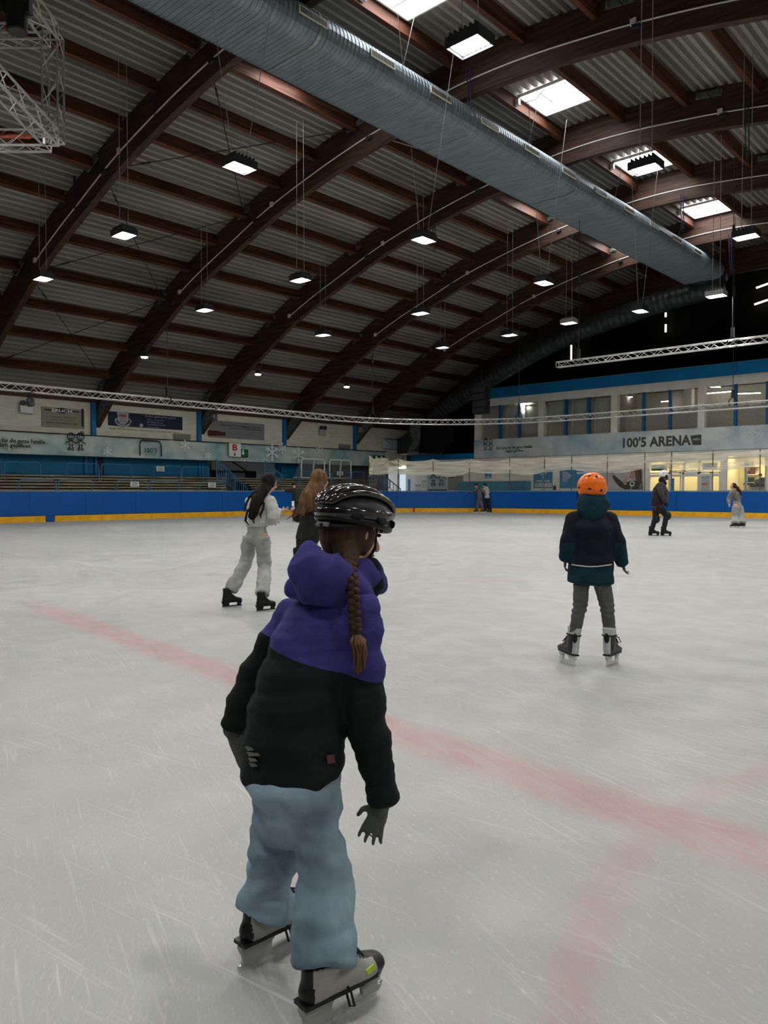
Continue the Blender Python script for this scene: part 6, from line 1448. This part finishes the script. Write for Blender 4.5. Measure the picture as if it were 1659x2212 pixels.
# ---- 6. man with the white helmet
z6 = gz(1424, 1157.5); P = PX_(z6); S6 = .98
MCH = wool('charcoal_jacket_cloth', (.052, .047, .046), .2); MBK = wool('black_trouser_cloth', (.014, .014, .015), .2)
hL6, hR6 = onZ(1400, 1157.5, 0), onZ(1426, 1158, 0); d6 = (RT * .95 + FH * -.3).normalized() * .29; tL6, tR6 = hL6 + d6, hR6 + d6
J6 = dict(hd=P(1435.5, 1029.5), nk=P(1431, 1040), ch=P(1426, 1056), wa=P(1421, 1077), pe=P(1421, 1091), hem=P(1421, 1097), sL=P(1432, 1050, .2), eL=P(1440, 1068, .15), wL=P(1438, 1086, -.05), sR=P(1425, 1048, -.2), eR=P(1428.5, 1068, -.25), wR=P(1437, 1084, -.18),
    hL=P(1418, 1098, .05), kL=P(1415, 1121), hR=P(1427, 1098, -.08), kR=P(1439.5, 1114, -.1), aL=hL6 + d6 * .3 + ZA * .16, aR=hR6 + d6 * .3 + ZA * .16)
def m_extra(r):
    c = P(1434, 1023.5); g = MB().ell(c, RT * .128, FH * .105, ZA * .105, 20, 14); hh = blob('helmet', g, .016, mat('white_helmet_shell', (.74, .75, .78), .3, coat=.3), r, 2, hard=[(c - ZA * .075, -ZA)])
    for dx in (-.04, .02, .07): build('vent', MB().ell(c + RT * dx + ZA * .02 - FH * .1, RT * .010, FH * .01, ZA * .02, 8, 6), GREYINK, hh)
    build('ear_pad', MB().ell(c + RT * .04 - ZA * .07 - FH * .085, RT * .035, FH * .02, ZA * .05, 10, 8), BLKP, hh, smooth=True)
    build('chin_strap', MB().tube([c + RT * .05 - FH * .09 - ZA * .06, c + RT * .09 - FH * .06 - ZA * .17], .01, 5), INK, hh)
    g = MB().loft([P(1429, 1037, 0), P(1431.5, 1041.5), P(1436, 1044.5)], [.085, .085, .06], FH, 12); blob('collar', g, .018, MBK, r, 3)
    for k in 'LR': q = J6['k' + k] + RT * .04 - FH * .02; blob('knee_pad', MB().ell(q, RT * .085, FH * .085, ZA * .12), .018, BLKP, r, 2)
    build('red_stripe', MB().tube([P(1414, 1094, -.17), P(1416, 1103, -.17)], .018, 6), mat('dark_red_stripe', (.12, .02, .018), .7), r)
    blob('body_warmer', MB().loft([P(1419.5, 1092), P(1419, 1078), P(1423, 1058), P(1427, 1047)], [(.165, .15), (.175, .15), (.175, .145), (.12, .1)], FH, 16, cap=.2), .02, wool('black_body_warmer', (.018, .017, .018), .2), r, 3)
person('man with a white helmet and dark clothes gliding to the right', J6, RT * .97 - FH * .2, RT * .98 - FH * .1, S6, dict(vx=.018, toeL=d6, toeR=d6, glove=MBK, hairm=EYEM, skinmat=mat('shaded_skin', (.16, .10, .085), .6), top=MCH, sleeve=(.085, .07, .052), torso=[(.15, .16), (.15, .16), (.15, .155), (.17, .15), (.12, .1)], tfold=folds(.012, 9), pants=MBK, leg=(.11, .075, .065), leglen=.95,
    extra=[m_extra, sk2(hL6, tL6, 1.05), sk2(hR6, tR6, 1.05)]))
# ---- 7. woman in grey at the right
z7 = gz(1592, 1140); P = PX_(z7); S7 = .90
G7 = wool('grey_sweater_knit', (.155, .15, .15), .12); T7 = wool('light_grey_trouser_cloth', (.33, .325, .31), .08)
DBR = hairmat('dark_auburn_hair', (.075, .022, .014), (.03, .010, .007)); b7 = onZ(1594, 1140.5, 0)
J7 = dict(hd=P(1583.5, 1050.5), nk=P(1586, 1059), ch=P(1588, 1067), wa=P(1590.5, 1079), pe=P(1592, 1088), hem=P(1591, 1078), sL=P(1581, 1064, -.12), eL=P(1574, 1078, -.05), wL=P(1575.5, 1088, -.2), sR=P(1594, 1064, .15), eR=P(1598, 1073, .25), wR=P(1592, 1080, .3),
    hL=P(1588, 1093, -.08), kL=P(1588, 1115), hR=P(1598, 1093, .08), kR=P(1601, 1115), aL=b7 - RT * .10 + ZA * .14, aR=b7 + RT * .13 + ZA * .14)
gz7 = (-RT * .93 + FH * .1 + V((0, 0, .15))).normalized()
def h7(r):
    g = MB(); c = J7['hd']; g.ell(c + RT * .025 + ZA * .02, RT * .095, FH * .085, ZA * .10); g.loft([c + RT * .07, P(1593, 1054, -.05), P(1598, 1062, -.08), P(1601.5, 1070, -.08)], [(.06, .05), (.075, .05), (.07, .045), (.03, .02)], FH, 12)
    blob('hair', g, .016, DBR, r, 2, hard=[(c - RT * .035, -RT)])
t7 = (-RT * .9 - FH * .2).normalized()
person('woman in grey sweater and wide light grey trousers at the right, hair flowing back', J7, -RT * .8 - FH * .5, gz7, S7, dict(vx=.018, toeL=t7, toeR=t7, hairm=DBR, top=G7, topname='sweater', sleeve=(.085, .085, .05), torso=[(.15, .14), (.16, .14), (.15, .135), (.17, .14), (.12, .1)],
    pants=T7, leg=(.12, .12, .155), leglen=.93, pfold=folds(.012, 6, (1, 1, .5)), curl=.6, extra=[h7, sk2(b7 - RT * .0 , b7 - RT * .27, .9, hold=SIGNW), sk2(b7 + RT * .25, b7 - RT * .02, .9, hold=SIGNW)]))
# ---- 8, 9. the pair far away at the corner
s8 = s_of_px(1030); pB, nB, _ = at(s8); dB = pB.dot(FH) - .9; P = PX_(dB); S8 = .93
b8 = onZ(1030, 1105.5, 0) if gz(1030, 1105.5) < dB else V((0, 0, 0))
b8 = dep(1030, 1100, dB); b8.z = 0
G8 = wool('grey_brown_overall_cloth', (.095, .085, .080), .15); yb = CY + 0
def Q(x, y, d=0.):       # the figure keeps its pixel column, heights measured from its own feet line
    p = dep(x, y, dB + d); return p
J8 = dict(hd=Q(1028, 1049), nk=Q(1031, 1054), ch=Q(1034, 1060), wa=Q(1035.5, 1070), pe=Q(1036, 1077), hem=Q(1036, 1080), sL=Q(1030, 1057, -.1), eL=Q(1024, 1061, -.2), wL=Q(1016, 1064, -.2), sR=Q(1039, 1058, .1), eR=Q(1044, 1062), wR=Q(1047.5, 1066.5, -.1),
    hL=Q(1033, 1079), kL=Q(1032, 1089), hR=Q(1038, 1079), kR=Q(1040, 1089), aL=b8 - RT * .03 + ZA * .15, aR=b8 + RT * .34 + ZA * .15)
cap = lambda J, dx=0., m=BLH, k=1.: (lambda r: blob('hair', MB().ell(J['hd'] + ZA * .035 + RT * dx, RT * .10 * k, FH * .10 * k, ZA * .095 * k), .02, m, r, 2, hard=[(J['hd'] - ZA * .0, -ZA)]))
person('small far skater in grey brown clothes and black cap stretching an arm to the left', J8, -RT * .8 - FH * .6, -RT * .8 - FH * .5, S8, dict(vx=.022, toeL=-RT, toeR=-RT, glove=MBK, hairm=BLH, top=G8, sleeve=(.085, .07, .055), torso=[(.17, .15)] * 4 + [(.12, .1)], pants=G8, leg=(.11, .09, .085), leglen=.95,
    extra=[cap(J8, .01, BLKP, 1.05), sk2(b8 + RT * .08, b8 - RT * .2, 1, hold=SIGNW), sk2(b8 + RT * .45, b8 + RT * .17, 1, hold=SIGNW)]))
b9 = b8 + RT * .62 + FH * .45
Q0 = Q; Q = lambda x, y, d=0.: Q0(x, y, d + .35)
J9 = dict(hd=Q(1046, 1049, .1), nk=Q(1048.5, 1054, .1), ch=Q(1050.5, 1060, .1), wa=Q(1051.5, 1069, .1), pe=Q(1052, 1074, .1), hem=Q(1052, 1076, .1), sL=Q(1046, 1057, -.05), eL=Q(1043, 1062, .1), wL=Q(1041, 1058, .2), sR=Q(1054, 1057, .2), eR=Q(1056, 1064, .2), wR=Q(1052, 1069, .2),
    hL=Q(1050, 1077, .1), kL=Q(1050, 1088, .1), hR=Q(1055, 1077, .1), kR=Q(1055, 1088, .1), aL=b9 - RT * .12 + ZA * .15, aR=b9 + RT * .14 + ZA * .15)
WH9 = wool('off_white_hoodie', (.40, .39, .36), .1)
person('small far skater in an off-white hooded sweater and black trousers behind the other', J9, -RT * .9 - FH * .3, -RT * .95 - FH * .1, S8, dict(vx=.022, toeL=-RT, toeR=-RT, hairm=BLH, top=WH9, topname='hoodie', sleeve=(.085, .07, .055), torso=[(.17, .15), (.17, .15), (.15, .14), (.16, .14), (.13, .11)], pants=MBK, leg=(.11, .09, .08), leglen=.95,
    extra=[cap(J9, .03), lambda r: blob('hood', MB().ell(Q(1051.5, 1055, .1), RT * .11, FH * .12, ZA * .10), .02, WH9, r, 2), sk2(b9 + RT * .0, b9 - RT * .27, 1, hold=SIGNW), sk2(b9 + RT * .27, b9 + RT * .0, 1)]))
# ---- 10. person cut by the left edge; 11. person inside the kiosk
z10 = 14.; P0_ = PX_(z10); P = lambda x, y, d=0.: P0_(x - 3, y, d); b10 = P(-24, 1100); b10.z = 0
J10 = dict(hd=P(-18, 1012), nk=P(-18, 1026), ch=P(-18, 1046), wa=P(-18, 1074), pe=P(-18, 1092), hem=P(-18, 1097), sL=P(-33, 1037), eL=P(-38, 1064), wL=P(-36, 1088), sR=P(-6, 1036), eR=P(-3.5, 1056), wR=P(-9, 1072),
    hL=P(-28, 1096), kL=P(-29, 1140), hR=P(-18, 1096), kR=P(-19, 1140), aL=b10 - RT * .1 + ZA * .15, aR=b10 + RT * .1 + ZA * .15)
person('dark jacketed person almost wholly cut off by the left picture edge', J10, FH, FH, 1., dict(vx=.022, toeL=FH, toeR=FH, hairm=BLH, top=BKW, sleeve=(.075, .06, .045), pants=MBK, leg=(.1, .08, .07), extra=[cap(J10), sk2(b10 - RT * .1 - FH * .1, b10 - RT * .1 + FH * .18, 1), sk2(b10 + RT * .1 - FH * .1, b10 + RT * .1 + FH * .18, 1)]))
b11 = onY(1642, 1040, EY + 1.95); b11.z = -.06
W = lambda dx, z, dy=0.: V((b11.x + dx, b11.y + dy, z))
J11 = dict(hd=W(0, 1.98), nk=W(0, 1.85), ch=W(0, 1.72), wa=W(0, 1.5), pe=W(0, 1.35), hem=W(0, 1.3), sL=W(.17, 1.76), eL=W(.25, 1.52), wL=W(.1, 1.52, -.3), sR=W(-.17, 1.76), eR=W(-.25, 1.52), wR=W(-.1, 1.52, -.3), hL=W(.09, 1.2), kL=W(.09, .7), hR=W(-.09, 1.2), kR=W(-.09, .7), aL=W(.1, .1), aR=W(-.1, .1))
person('dark figure standing behind the kiosk counter at the right', J11, V((0, -1, 0)), V((-.3, -1, -.2)), 1., dict(vx=.03, toeL=V((0, -1, 0)), toeR=V((0, -1, 0)), hairm=BLH, top=BKW, pants=MBK, extra=[cap(J11), lambda r: [build('shoe', MB().box(W(s * .1 - .045, -.06, -.2), W(s * .1 + .045, .04, .08)), BLKP, r, bev=.02) for s in (-1, 1)]]))
